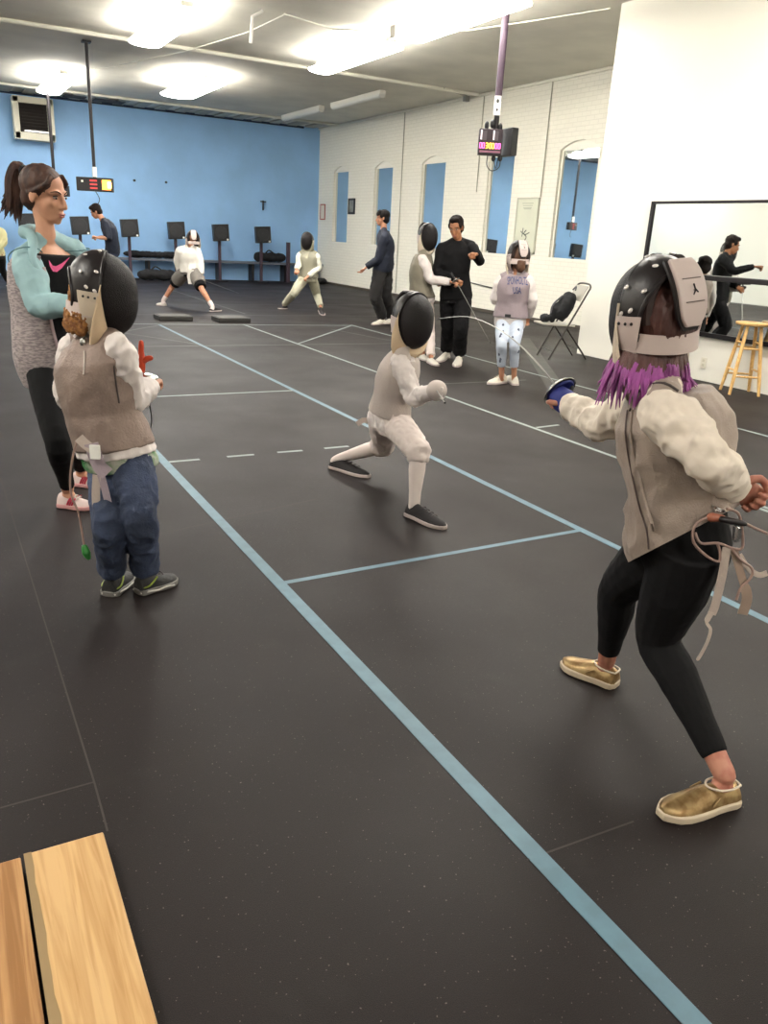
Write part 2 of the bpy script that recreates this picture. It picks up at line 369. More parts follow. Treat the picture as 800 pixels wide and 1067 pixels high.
for k, (a, b) in enumerate(((3.2, 5.2), (5.9, 4.2), (.5, -3.4), (-2.6, 3), (-2.0, 10), (-2.5, 17), (-5.0, 13.5), (6.1, -1.2), (-4.5, 20), (-4.8, 7))):  # unseen fixtures added for brightness, the left ones for the mirrored wall
    tag(lamp(a, b, .5, 2.44, 'unseen added ceiling light beyond the edge of the photo'), group='unseen added ceiling lights beyond the photo')
for (x, y, lb) in ((8.43, 17.2, 'unlit tube light on the ceiling, nearer of the two by the brick wall'), (8.37, 20.1, 'unlit tube light on the ceiling, farther of the two by the brick wall')):
    lamp(x, y, .14, 2.4, lb, False)
# conduits and drop pipe
def conduit(pts, r, label, m=None, name='ceiling_conduit'):
    return tag(MB().tube(pts, r, n=8, sub=1).build(name, m or M_house), label, 'conduit')
conduit([(4.55, 11.6, ZC-.06), (4.5, 13, ZC-.05), (4.1, 15, ZC-.06), (3.4, 17.4, ZC-.05), (2.75, 18.9, ZC-.05)], .009, 'thin bent conduit running across the ceiling beside the white drop pipe')
conduit([(6.3, 11.2, ZC-.05), (6.9, 10.6, ZC-.06), (7.3, 9.6, ZC-.05), (7.62, 8.6, ZC-.05)], .009, 'wire conduit running from the middle lights to the white partition')
conduit([(4.55, 11.6, ZC-.05), (5.4, 11.9, ZC-.05), (6.0, 11.55, ZC-.05)], .012, 'short conduit feeding the middle ceiling light')
dp = gp(274, 11, ZC-.05); d2 = at(263, 17, dp.dot(FH)); d3 = at(261, 45, dp.dot(FH))
conduit([dp, d2, d3], .022, 'white pipe stub dropping from the ceiling near the top left', M_tube if False else mat('white_plastic', '#f4f3ee', .35), 'drop_pipe')
sm = gp(486, 100, ZC-.03); tag(MB().tube([gp(462, 92, ZC-.02), sm], .02, n=8, sub=1).box(sm-Vector((0, 0, .05)), (.1, .1, .1)).build('security_camera', mat('grey_plastic', '#8c8a84', .5)), 'small grey camera on a bracket at the top of the brick wall', 'camera')
for i, (p, q) in enumerate((((423, 113), (411, 305)), ((504, 97), (497, 200)), ((576, 85), (563, 205)))):
    A = onx(*p, XB-.02); B = onx(*q, XB-.02); B.y = A.y = (A.y+B.y)/2; A.z = min(A.z, ZC)
    conduit([A, B], .011, ('thin conduit down the brick wall beside the boy in the dark jacket', 'thin conduit on the brick wall left of the hanging scoreboard', 'thin conduit on the brick wall right of the hanging scoreboard')[i], mat('conduit_grey', '#a8a494', .5), 'wall_conduit')
A = onx(488, 294, XB-.02); B = onx(548, 303, XB-.02)
conduit([A, (A+B)/2-Vector((0, 0, .05)), B], .012, 'low dark cable on the brick wall between the man and the child', mat('dark_cable', '#3a3a38', .5), 'wall_cable')

jb = empty('junction_box', (6.2, 11.32, ZC-.16), 'grey metal box on the ceiling between the two middle lights', 'junction box')
MB().box((6.2, 11.32, ZC-.08), (.26, .16, .15)).build('box_body', mat('box_grey', '#8e8b84', .5), jb, bevel=.006)
# ================================================================ things in the room
M_dark = mat('black_plastic', '#1a1a1d', .45)
M_darkm = mat('dark_metal', '#2a2729', .4, metal=.6)
M_purple = mat('purple_brown_post', '#3b2a38', .6)
M_chrome = mat('chrome', '#c9c9c9', .22, metal=1)
# big mirror on the partition
mr = empty('wall_mirror', (XP-.01, 6.4, .54), 'large black-framed mirror on the white partition behind the wooden stool', 'mirror')
y0, y1, z0, z1 = 1.2, 7.48, .53, 1.945
MB().box((XP-.012, (y0+y1)/2, (z0+z1)/2), (.02, y1-y0, z1-z0)).build('mirror_glass', M_mirror, mr, smooth=False)
MB().box((XP-.02, (y0+y1)/2, z1), (.045, y1-y0+.04, .03)).box((XP-.02, y1, (z0+z1)/2), (.045, .045, z1-z0+.03)).box((XP-.02, y0, (z0+z1)/2), (.045, .04, z1-z0)).box((XP-.02, (y0+y1)/2, z0-.005), (.05, y1-y0+.04, .05)).build('mirror_frame', M_darkm, mr, bevel=.003)
br = empty('wall_rail', (XP-.1, 5, 1.15), 'dark horizontal rail running across the big mirror', 'rail')
MB().box((XP-.085, 3.9, 1.145), (.045, 5.8, .055)).build('bar', M_darkm, br, bevel=.006)
for yy in (1.4, 3.6, 6.0): MB().box((XP-.05, yy, 1.12), (.1, .03, .03)).build('bracket', M_darkm, br)
ou = onx(733, 378, XP)
oe = empty('wall_outlet', ou, 'faint white wall outlet under the big mirror', 'outlet')
MB().box((XP-.004, ou.y, ou.z), (.008, .08, .12)).build('cover_plate', mat('outlet_white', '#e6e1d2', .4), oe, bevel=.002)
for dz in (-.025, .025): MB().box((XP-.0085, ou.y, ou.z+dz), (.003, .035, .03)).build('socket', mat('socket_cream', '#d2ccb8', .4), oe, bevel=.001)
# picture frame and poster on the brick wall
def framed(name, pts, fw, mf, mp, label, cat):
    P = [onx(*p, XB) for p in pts]; ya = sum(p.y for p in P[::2])/2; yb = sum(p.y for p in P[1::2])/2; zt_ = (P[0].z+P[1].z)/2; zb = (P[2].z+P[3].z)/2
    e = empty(name, (XB-.02, (ya+yb)/2, zb), label, cat); ym = (ya+yb)/2; W = abs(ya-yb); Hh = zt_-zb
    MB().box((XB-.012, ym, zb+Hh/2), (.018, W-fw, Hh-fw)).build('print', mp, e, smooth=False)
    MB().box((XB-.016, ym, zt_-fw/2), (.03, W, fw)).box((XB-.016, ym, zb+fw/2), (.03, W, fw)).box((XB-.016, ym-W/2+fw/2, zb+Hh/2), (.03, fw, Hh)).box((XB-.016, ym+W/2-fw/2, zb+Hh/2), (.03, fw, Hh)).build('frame', mf, e)
    return e, ym, W, zb, Hh
M_print = mat('poster_print', '#d6d8c4', .35, var=.08, vscale=3)
po, ym, W, zb, Hh = framed('poster', ((540, 206), (563, 206), (535, 262), (557, 266)), .025, mat('pale_frame', '#b9b8a6', .4), M_print, 'tall pale framed poster with a small dark sketch on the brick wall', 'poster')
ink = mat('ink', '#4a4f45', .6)
def stroke(pts, r=.008): return MB().tube([(XB-.024, ym-W/2+a*W, zb+b*Hh) for a, b in pts], r, n=6, sub=3, flat=((1, 0, 0), .3))
stroke([(.45, .42), (.55, .36), (.42, .30), (.5, .22)], .012).build('sketch_figure', ink, po)
stroke([(.3, .38), (.5, .34), (.7, .40)], .009).build('sketch_figure', ink, po)
stroke([(.6, .46), (.62, .30)], .01).build('sketch_figure', ink, po)
stroke([(.5, .13), (.5, .09)], .012).build('sketch_mark', ink, po)
lt = MB()
for k, zz in enumerate((.9, .86, .82, .8)):
    lt.box((XB-.022, ym, zb+Hh*zz), (.002, W*(.5-.06*k), .012))
lt.build('print_lines', mat('faint_ink', '#a5a996', .6), po)
pc, ym, W, zb, Hh = framed('picture', ((363.5, 206.5), (370, 207), (363.5, 223), (370, 223.5)), .05, M_dark, mat('picture_print', '#8d9088', .4, var=.5, vscale=8), 'small dark-framed picture between the two farthest windows', 'picture')
a_ = onx(325, 218, XB); 
rf = empty('notice', (XB-.02, 22.6, 1.75), 'small red-edged notice near the corner of the blue wall', 'notice')
MB().box((XB-.006, 22.6, 1.98), (.014, .3, .40)).build('paper', mat('notice_paper', '#e8dfce', .6), rf)
MB().box((XB-.012, 22.6, 2.18), (.02, .32, .03)).box((XB-.012, 22.6, 1.78), (.02, .32, .03)).box((XB-.012, 22.45, 1.98), (.02, .03, .4)).box((XB-.012, 22.75, 1.98), (.02, .03, .4)).build('red_border', mat('red_border', '#a8442e', .5), rf)

# ventilator unit on the blue wall
def fy(x, y): return ony(x, y, YF-.35)
va, vb = fy(12, 98), fy(58, 149); vc = (va+vb)/2; VW = vb.x-va.x; VH = va.z-vb.z-.05
ve = empty('wall_ventilator', (vc.x, YF-.2, vb.z), 'square cream ventilator box with dark louvres high on the blue wall', 'ventilator')
rv = Matrix.Rotation(0, 3, 'Y'); cx, cz = vc.x, vc.z
q = MB()
for (dx, dz, sx, sz) in ((0, VH/2-.06, VW, .14), (0, -VH/2+.07, VW, .16), (-VW/2+.06, 0, .13, VH), (VW/2-.07, 0, .15, VH)):
    q.box((cx+dx, YF-.2, cz+dz), (sx, .4, sz))
q.box((cx, YF-.02, cz), (VW*.9, .06, VH*.9)); q.build('casing', mat('cream_casing', '#d9d5c3', .5), ve, bevel=.01)
lv = MB()
for k in range(9): lv.box((cx, YF-.3, cz-VH/2+.16+k*(VH-.3)/9+.04), (VW-.22, .12, .012), Matrix.Rotation(R_(-35), 3, 'X'))
lv.build('louvres', mat('louvre_dark', '#3a3634', .5), ve)
MB().box((cx, YF-.12, cz), (VW-.2, .1, VH-.2)).build('dark_interior', mat('vent_dark', '#131112', .8), ve)
fan = MB().sph((cx, YF-.2, cz), .07)
for k in range(5):
    a = k*2*math.pi/5; fan.add([(cx+math.cos(a+b)*r, YF-.2+(.03 if b > 0 else -.03), cz+math.sin(a+b)*r) for b, r in ((-.1, .06), (.3, .06), (.35, .3), (-.25, .3))], [(0, 1, 2, 3)])
fan.build('fan', mat('fan_grey', '#5a5552', .5), ve)
MB().box((cx+.04, YF-.41, cz-VH/2+.18), (VW*.62, .02, .03)).build('lower_slat', M_chrome, ve)

# reel boxes on posts
def reel(x, y, label):
    e = empty('reel_stand', (x, y, 0), label, 'reel stand', 'reel stands along the blue wall')
    MB().box((x, y, .56), (.07, .07, 1.12)).build('post', M_purple, e, bevel=.005)
    MB().box((x, y, .012), (.36, .3, .024)).build('base_plate', M_darkm, e, bevel=.004)
    rt = Matrix.Rotation(R_(-4), 3, 'Y')
    MB().box((x, y-.12, 1.27), (.43, .16, .43), rt).build('reel_case', M_dark, e, bevel=.012)
    rg = []
    for r, d in ((.17, 0), (.17, .012), (.15, .014), (.15, .004), (.05, .004), (.05, .016), (.001, .018)):
        rg.append([Vector((x+math.cos(a)*r, y-.2-d, 1.27+math.sin(a)*r)) for a in (2*math.pi*k/24 for k in range(24))])
    MB().rings(rg).build('reel_drum', mat('drum_grey', '#26262a', .5), e)
    MB().box((x+.17, y-.205, 1.10), (.05, .01, .045)).build('socket_tag', mat('white_plastic', '#f4f3ee', .35), e)
    return e
names = ['reel stand left of the boy in the navy shirt', 'reel stand right of the boy in the navy shirt', 'reel stand behind the white fencer in shorts', 'reel stand right of the white fencer in shorts', 'reel stand farthest right near the white corner']
r0 = reel(3.32, 22.3, 'black square '+names[0])
for k in range(1, 5): dup(r0, (3.32+k*1.2, 22.3, 0), 'black square '+names[k])
for k, nm in ((-1, 'nearer'), (-2, 'middle'), (-3, 'farther')): dup(r0, (3.32+k*1.2, 22.3, 0), 'black square reel stand seen only in the brick wall mirrors, %s one' % nm)
# long low bench and things on it
be = empty('wall_bench', (6.8, 22.65, 0), 'long low grey bench along the foot of the blue wall', 'bench')
MB().box((6.5, 22.66, .50), (7.2, .4, .06)).build('bench_top', mat('bench_grey', '#5f6672', .6), be, bevel=.006)
for k in range(8): MB().box((3.1+k*.97, 22.66, .235), (.06, .34, .47)).build('bench_leg', M_darkm, be)
def bag(name, c, size, label, m=None, seed=0, strap=True):
    rnd = random.Random(seed); mb = MB(); sx, sy, sz = size
    for k in range(5):
        t = (k-2)/4; mb.ell((c[0]+t*sx*.8, c[1]+rnd.uniform(-.1, .1)*sy, c[2]+sz*.54), ((sx*.24, 0, 0), (0, sy*.5, 0), (0, 0, sz*rnd.uniform(.42, .52))), 12, 8)
    e = empty(name, c, label, 'bag')
    mb.blob('bag_body', m or mat('black_fabric', '#161619', .85, bump=.3), e, voxel=.02, smooth=3, disp=.02, dscale=.15)
    if strap: MB().tube([(c[0]-sx*.2, c[1], c[2]+sz*.85), (c[0]-sx*.05, c[1]-.02, c[2]+sz*1.25), (c[0]+sx*.2, c[1], c[2]+sz*.85)], .018, n=8).build('handle', mat('black_fabric', '#161619', .85), e)
    return e
bag('duffel_bag', (5.35, 22.62, .535), (1.5, .3, .17), 'long dark gear bag lying on the bench left of the white fencer', seed=1, strap=False)
bag('duffel_bag', (8.5, 22.62, .53), (.75, .3, .26), 'dark bag heaped on the right end of the bench by the corner', seed=2)
bag('duffel_bag', (5.12, 21.95, 0), (.8, .3, .28), 'black bag lying on the floor beneath the bench near the left mask', seed=3)
bag('duffel_bag', (9.7, 22.0, 0), (.5, .4, .16), 'small dark bundle on the floor in the white corner', seed=4, strap=False)
tb = ony(274, 214, YF-.02)
te = empty('wall_hook', tb, 'small dark T-shaped hook on the blue wall above the right reel stands', 'hook')
MB().box((tb.x, YF-.03, tb.z+.1), (.16, .05, .03)).box((tb.x, YF-.02, tb.z), (.03, .04, .26)).build('hook_body', M_darkm, te)
for (px, py, lb) in ((140, 188, 'dark mark on the blue wall right of the lit sign'), (173, 190, 'second dark mark on the blue wall further right of the lit sign')):
    p = ony(px, py, YF-.01); tag(MB().ell(p, ((.035, 0, 0), (0, .012, 0), (0, 0, .03)), 10, 6).build('wall_bolt', M_darkm), lb, 'bolt')
# corner post dark
tag(MB().box((8.95, 22.35, .55), (.09, .09, 1.1)).build('corner_post', M_purple), 'short dark post standing at the right end of the bench', 'post')

# hanging score signs
def pole_sign(gx, gy, ztop, zbox, W, Hh, label, lit=True, r=.028):
    e = empty('hanging_score_sign', (gx, gy, zbox), label, 'score sign', 'score signs hanging on poles')
    MB().tube([(gx, gy, ztop), (gx, gy, zbox+Hh*.5)], r, n=12, sub=1).build('pole', M_darkm, e)
    MB().box((gx, gy, ztop-.02), (.14, .14, .03)).build('ceiling_plate', M_darkm, e)
    MB().box((gx, gy-.02, zbox+Hh/2+.09), (.065, .065, .16)).build('pole_label', mat('white_plastic', '#f4f3ee', .35), e)
    rz = Matrix.Rotation(-YAW*.9, 3, 'Z')
    MB().box((gx, gy, zbox), (W, .1, Hh), rz).build('sign_case', M_dark, e, bevel=.008)
    c = Vector((gx, gy, zbox)); fr = rz @ Vector((0, -1, 0)); rr = rz @ Vector((1, 0, 0))
    if lit:
        MB().box(c+rr*W*.34+fr*.052, (W*.24, .012, Hh*.7), rz).build('orange_lamp', mat('orange_lamp', (1, .30, .03, 1), .4, emit=2.2), e)
        MB().box(c+rr*W*.42+fr*.054, (W*.1, .012, Hh*.45), rz).build('orange_lamp', mat('orange_lamp_core', (1, .6, .15, 1), .4, emit=4), e)
    for k in (-1, 0, 1): MB().box(c+rr*W*(-.02)+fr*.052+Vector((0, 0, k*Hh*.27)), (W*.2, .01, Hh*.12), rz).build('red_digits', mat('dim_red', (.35, .03, .03, 1), .4, emit=.6), e)
    MB().box(c-rr*W*.33+fr*.052+Vector((0, 0, Hh*.2)), (W*.05, .01, Hh*.14), rz).build('small_lamp', mat('pale_lamp', (.5, .5, .4, 1), .4, emit=.5), e)
    MB().tube([c+rr*.0-Vector((0, 0, Hh/2)), c+rr*.06-Vector((0, 0, Hh/2+.12)), c+rr*.02-Vector((0, 0, Hh/2+.22))], .006, n=6).build('cable', M_dark, e)
    return e
pole_sign(2.64, 15.65, ZC, 2.0, .62, .225, 'black sign with a glowing orange lamp hanging on a pole before the blue wall')
pole_sign(2.6, 20.6, ZC, 2.0, .62, .225, 'sign on the pole in front of the wall ventilator, hidden behind the ponytail', False, .035)

# scoreboard on the purple pole
e = empty('hanging_scoreboard', (6.565, 9.3, 2.45), 'dark scoreboard with pink and yellow digits hanging from the thick purple pole', 'scoreboard')
U = gp(528, 0, ZC).dot(FH)
def A_(x, y, d=0): return at(x, y, U+d)
ptop = Vector((6.565, 9.3, ZC)); pb = A_(517.5, 135)
MB().tube([ptop, Vector((6.565, 9.3, 3.1))], .045, n=14, sub=1).build('pole', M_purple, e)
MB().tube([Vector((6.565, 9.3, 3.15)), Vector((6.565, 9.3, 2.62))], .034, n=14, sub=1).build('lower_pole', M_darkm, e)
lb = A_(518, 110, -.05); MB().box(lb, (.085, .03, .22), Matrix.Rotation(-YAW, 3, 'Z')).build('pole_label', mat('white_plastic', '#f4f3ee', .35), e)
for dz, s_ in ((.05, 1), (-.05, .7)): MB().ell(lb-FH*.018+Vector((0, 0, dz)), (LH*.018*s_, FH*.004, Vector((0, 0, .025*s_))), 10, 6).build('label_mark', M_dark, e)
rz = Matrix.Rotation(-YAW, 3, 'Z')
cA = A_(510.5, 148.5, -.02)
MB().box(cA, (.30, .12, .31), rz).build('score_case', mat('maroon_case', '#2b1a22', .45), e, bevel=.008)
rz2 = Matrix.Rotation(-YAW-R_(62), 3, 'Z'); cB = A_(529, 148.5, .05)
MB().box(cB, (.30, .1, .33), rz2).build('side_case', M_dark, e, bevel=.008)
for dx in (-.09, .06): MB().box(cA+LH*dx-FH*.062+Vector((0, 0, .075)), (.07, .01, .11), rz).build('lamp_window', mat('lamp_window', '#4d4248', .3), e)
for dx in (-.125, .035): MB().box(cA+LH*dx-FH*.066+Vector((0, 0, .08)), (.018, .008, .11), rz).build('lamp_edge', mat('lamp_edge', (.7, .6, .62, 1), .4, emit=.4), e)
def seven(ch, o, w_, h_, m, nm='digit'):
    segs = {'0': 'abcdef', '3': 'abgcd', '1': 'bc', '2': 'abged', ':': ''}[ch]; mb = MB(); t = w_*.24
    P = {'a': (0, h_/2, 1), 'b': (w_/2, h_/4, 0), 'c': (w_/2, -h_/4, 0), 'd': (0, -h_/2, 1), 'e': (-w_/2, -h_/4, 0), 'f': (-w_/2, h_/4, 0), 'g': (0, 0, 1)}
    for s_ in segs:
        x, z, hz = P[s_]; mb.box(o+LH*x+Vector((0, 0, z)), (w_ if hz else t, .008, t if hz else h_/2), rz)
    if ch == ':':
        for z in (-h_/5, h_/5): mb.box(o+Vector((0, 0, z)), (t, .008, t), rz)
    return mb.build(nm, m, e, smooth=False)
pk = mat('pink_digit', (1, .12, .42, 1), .4, emit=1.6); yl = mat('yellow_digit', (1, .55, .06, 1), .4, emit=1.8)
for x, ch, m_ in ((-.125, '0', pk), (-.088, '0', pk), (-.047, '3', yl), (-.024, ':', yl), (.0, '0', yl), (.033, '0', yl), (.075, '0', pk), (.115, '0', pk)):
    seven(ch, cA+LH*x-FH*.066-Vector((0, 0, .045)), .024, .06, m_)
MB().box(cA-FH*.064-Vector((0, 0, .115)), (.27, .012, .022), rz).build('pink_strip', mat('pink_strip', '#a06a80', .5), e)
for (x, y, d) in ((507, 131, 0), (513, 129, -.03), (521, 133, .03)):
    p = A_(x, y, d); MB().ell(p, (LH*.03, FH*.03, Vector((0, 0, .055))), 10, 8).build('cable_plug', M_dark, e)
for pts in (((508, 162), (507, 172), (512, 178), (520, 174), (521, 163)), ((514, 162), (516, 176), (519, 163))):
    MB().tube([A_(x, y) for x, y in pts], .006, n=6).build('cable_loop', M_dark, e)
for (x, y) in ((514, 165), (521, 165)): MB().ell(A_(x, y), (LH*.028, FH*.02, Vector((0, 0, .04))), 10, 8).build('lower_plug', M_dark, e)

# floor pads
for (P4, lb) in ((((165, 331.5), (188, 329.8), (196, 334.5), (172, 336.5)), 'flat dark floor pad, left of the two behind the fencers'), (((226, 333), (250, 332), (254, 336.5), (232, 337.8)), 'flat dark floor pad, right of the two behind the fencers')):
    q = [gp(*p) for p in P4]; c = sum(q, Vector())/4
    e = empty('floor_pad', c, lb, 'floor pad')
    MB().box((c.x, c.y, .035), (.52, .42, .07)).build('pad_body', mat('pad_grey', '#34322f', .6), e, bevel=.01)
    MB().box((c.x, c.y, .072), (.46, .36, .008)).build('pad_top', mat('pad_top', '#4c4a46', .7), e, bevel=.003)

# folding chair with backpack
fc = empty('folding_chair', (7.2, 8.3, 0), 'grey metal folding chair standing against the white wall', 'chair')
M_cm = mat('chair_metal', '#55524e', .35, metal=.7); M_seat = mat('chair_seat_grey', '#a9a59a', .45)
u1 = gp(558, 370).dot(FH); 
fl, fr_, bl, br_ = gp(559, 371), gp(571, 376), gp(596, 371), gp(610, 375)
# outer frames run from the front foot up to the back-rest top; inner ones from the rear foot to the seat front
tl, trt = fl+Vector((.0, 0, 0)), fr_
def lin(a, b, t): return a+(b-a)*t
back = LH*.47+FH*.10
hL = at(604, 309, (gp(571, 376)).dot(FH)+.12); hR = at(613, 304, (gp(571, 376)).dot(FH)-.02)
hL = fl+Vector(((hR-fr_).x, (hR-fr_).y, (hR-fr_).z))
sA = at(570, 339, fl.dot(FH)); 
sz = .44
def on(a, b, z): t = (z-a.z)/(b.z-a.z); return a+(b-a)*t
F1, F2 = on(fl, hL, sz), on(fr_, hR, sz)
fwd = Vector((fl.x-hL.x, fl.y-hL.y, 0)).normalized()
for a, b, c_ in ((fl, hL, 0), (fr_, hR, 0)): MB().tube([a+Vector((0, 0, .012)), b], .012, n=10, sub=1).build('front_leg', M_cm, fc)
MB().tube([hL, hL+Vector((0, 0, .05))-fwd*.02, lin(hL, hR, .2)+Vector((0, 0, .085))-fwd*.03, lin(hL, hR, .8)+Vector((0, 0, .085))-fwd*.03, hR+Vector((0, 0, .05))-fwd*.02, hR], .012, n=10).build('back_frame', M_cm, fc)
s1, s2 = F1+fwd*.02, F2+fwd*.02
for a, b in ((bl, s1), (br_, s2)): MB().tube([a+Vector((0, 0, .012)), Vector((b.x, b.y, sz-.015))], .011, n=10, sub=1).build('rear_leg', M_cm, fc)
MB().tube([lin(bl, s1, .35), lin(br_, s2, .35)], .008, n=8, sub=1).build('crossbar', M_cm, fc)
MB().tube([lin(fl, hL, .14), lin(fr_, hR, .14)], .008, n=8, sub=1).build('crossbar', M_cm, fc)
sd = (F2-F1); 
MB().prism([F1-fwd*.09+Vector((0, 0, 0)), F1+fwd*.27, F1+fwd*.30+sd*.08, F2+fwd*.30-sd*.08, F2+fwd*.27, F2-fwd*.09], (0, 0, .022)).build('seat', M_seat, fc, bevel=.006)
bk = [[lin(hL, hR, .06+.88*j/8)-fwd*(.03*math.sin(math.pi*j/8)+.01)+Vector((0, 0, .06-.19*i/4))+fwd*.06*i/4*0 for j in range(9)] for i in range(5)]
bk = [[p+(fl-hL).normalized()*0 + Vector(((fl-hL).x, (fl-hL).y, 0))*(.19*i/4)/(hL.z) for p in r] for i, r in enumerate(bk)]
MB().sheet(bk, .008).build('backrest', M_seat, fc)
bp_ = empty('backpack', lin(F1, F2, .5)+Vector((0, 0, .03)), 'black backpack leaning on the seat of the folding chair', 'backpack')
bc = lin(F1, F2, .5)+fwd*.07; ax = sd.normalized(); up = Vector((0, 0, 1)); lean = (hL-fl).normalized()
mb = MB()
b0 = bc+Vector((0, 0, .055))
mb.tube([b0+lean*.02, b0+lean*.10, b0+lean*.22, b0+lean*.32, b0+lean*.38], [.11, .16, .165, .14, .07], n=20, flat=(fwd, .62), round_=False)
mb.tube([b0+lean*.03+fwd*.07, b0+lean*.16+fwd*.09, b0+lean*.24+fwd*.08], [.07, .105, .06], n=16, flat=(fwd, .6), round_=True)
mb.ell(bc+fwd*.15+Vector((0, 0, .075)), (ax*.10, fwd*.06, up*.055), 12, 8)
mb.blob('pack_body', mat('black_fabric', '#161619', .85, bump=.3), bp_, voxel=.012, smooth=3, disp=.01, dscale=.09)
MB().tube([b0+lean*.1+fwd*.15+ax*.06, b0+lean*.22+fwd*.17+ax*.04, b0+lean*.34+fwd*.12+ax*.05], .012, n=8).build('shoulder_strap', mat('strap_grey', '#55555a', .7), bp_)
MB().tube([b0+lean*.42-ax*.04, b0+lean*.47, b0+lean*.42+ax*.04], .01, n=8).build('grab_loop', mat('strap_grey', '#55555a', .7), bp_)

# wooden bar stool
M_pine = wood('pale_stool_wood', '#e0b878', '#c79a5a')
feet = [gp(752, 407), gp(779, 413.5), gp(769.5, 406), gp(797, 411)]
sc_ = sum(feet, Vector())/4; st = empty('bar_stool', (sc_.x, sc_.y, 0), 'pale wooden bar stool standing before the big mirror', 'stool')
HT = at(795, 336, sc_.dot(FH)).z; tops = at(792, 336, sc_.dot(FH)); sc2 = Vector((tops.x, tops.y, 0))
cs = Vector((sc_.x-.07, sc_.y, 0)); hs = .19
ft = [cs+Vector((math.cos(a), math.sin(a), 0))*.215 for a in (R_(-78), R_(12), R_(102), R_(192))]
rgs = []
for r, z in ((.001, HT-.035), (.145, HT-.035), (.163, HT-.028), (.168, HT-.012), (.163, HT-.002), (.14, HT), (.001, HT-.004)):
    rgs.append([cs+Vector((math.cos(a)*r, math.sin(a)*r, z)) for a in (2*math.pi*k/32 for k in range(32))])
MB().rings(rgs).build('seat', M_pine, st)
legs = []
for p in ft:
    t_ = cs+(p-cs)*.45; a = Vector((p.x, p.y, 0)); b = Vector((t_.x, t_.y, HT-.03)); legs.append((a, b))
    MB().tube([a, lin(a, b, .3), lin(a, b, .6), b], [.015, .02, .02, .016], n=12).build('leg', M_pine, st)
for k in range(4):
    for z in ((.2, .5) if k % 2 else (.26, .56)):
        a, b = legs[k], legs[(k+1) % 4]; p = lin(a[0], a[1], z/HT); q = lin(b[0], b[1], z/HT)
        MB().tube([p, lin(p, q, .5), q], [.009, .012, .009], n=8, sub=2).build('rung', M_pine, st)
# ================================================================ people
SK = mat('skin', '#c58f70', .55, bump=.05, bscale=60, var=.08, vscale=18, col2='#b87e62')
SKT = mat('skin_tan', '#a8714f', .55, bump=.05, bscale=60)
SKP = mat('skin_pink', '#bd8670', .55, bump=.05, bscale=60, var=.2, vscale=25, col2='#ad6a58')
LAME = mat('lame_grey', '#ab9c91', .6, metal=.15, bump=.35, bscale=260, var=.3, vscale=9, col2='#97887e')
LAMEB = mat('lame_beige', '#8b8474', .6, metal=.15, bump=.3, bscale=120, var=.15, vscale=12)
TRIM_G = mat('lame_trim', '#6f645c', .7, bump=.2)
JKT = mat('cream_jacket', '#e2d6c8', .8, bump=.2, bscale=45)
JKW = mat('white_jacket', '#dcd3d0', .8, bump=.25, bscale=45)
KNK = mat('white_breeches', '#d6c9c4', .8, bump=.25, bscale=45)
SOCK = mat('white_sock', '#d8cbc6', .85, bump=.3, bscale=180)
BLK = mat('black_cloth', '#100f11', .85, bump=.15, bscale=50, spec=.25)
NAVY = mat('navy_cloth', '#141b2c', .8, bump=.15, bscale=50)
CHAR = mat('charcoal_cloth', '#211f20', .85, bump=.2, bscale=40)
JEAN = mat('blue_denim', '#2b3448', .85, bump=.4, bscale=150, var=.35, vscale=7, col2='#3a4560')
PADW = mat('mask_white_pad', '#c3b3ae', .5, bump=.1, bscale=30)
BIBW = mat('mask_bib_cloth', '#cabba8', .75, bump=.2, bscale=60)
MTRIM = mat('mask_leather', '#191214', .38, bump=.1, bscale=40)
MASKIN = mat('mask_inside', '#2a1712', .6)
WHS = mat('white_shoe', '#cfcac0', .6, bump=.1)
def mesh_mat():
    m = bpy.data.materials.new('black_wire_mesh'); m.use_nodes = True; N = m.node_tree.nodes; L = m.node_tree.links; b = N['Principled BSDF']
    b.inputs['Base Color'].default_value = rgb('#150f10'); b.inputs['Roughness'].default_value = .5; b.inputs['Specular IOR Level'].default_value = .3
    tc = N.new('ShaderNodeTexCoord'); v = N.new('ShaderNodeTexVoronoi'); v.inputs['Scale'].default_value = 260; L.new(tc.outputs['Object'], v.inputs['Vector'])
    bp = N.new('ShaderNodeBump'); bp.inputs['Strength'].default_value = .6; bp.inputs['Distance'].default_value = .003; L.new(v.outputs[0], bp.inputs['Height']); L.new(bp.outputs[0], b.inputs['Normal']); return m
WIRE = mesh_mat()
def V(*a): return Vector(a)
def solve_mid(A, B, px, la, lb, near=None):
    """joint seen at pixel px between A and B with bone lengths la and lb"""
    best = None
    ua, ub = (A-CAM).dot(FH), (B-CAM).dot(FH)
    for k in range(-80, 81):
        u = (ua+ub)/2+k*.008; p = at(*px, u)
        c = ((p-A).length-la)**2+((p-B).length-lb)**2+(0 if near is None else (.15*(u-near))**2)
        if best is None or c < best[0]: best = (c, p)
    return best[1]
TT = [(-.28, .140, .100), (-.14, .160, .110), (0, .168, .118), (.2, .155, .108), (.42, .136, .100), (.65, .150, .112), (.85, .162, .110), (1.0, .130, .085), (1.08, .075, .062), (1.2, .052, .052)]
def tprof(t):
    for (a, w, d), (b, w2, d2) in zip(TT, TT[1:]):
        if t <= b: k = (t-a)/(b-a); k = max(0, k); return w+(w2-w)*k, d+(d2-d)*k
    return TT[-1][1:]
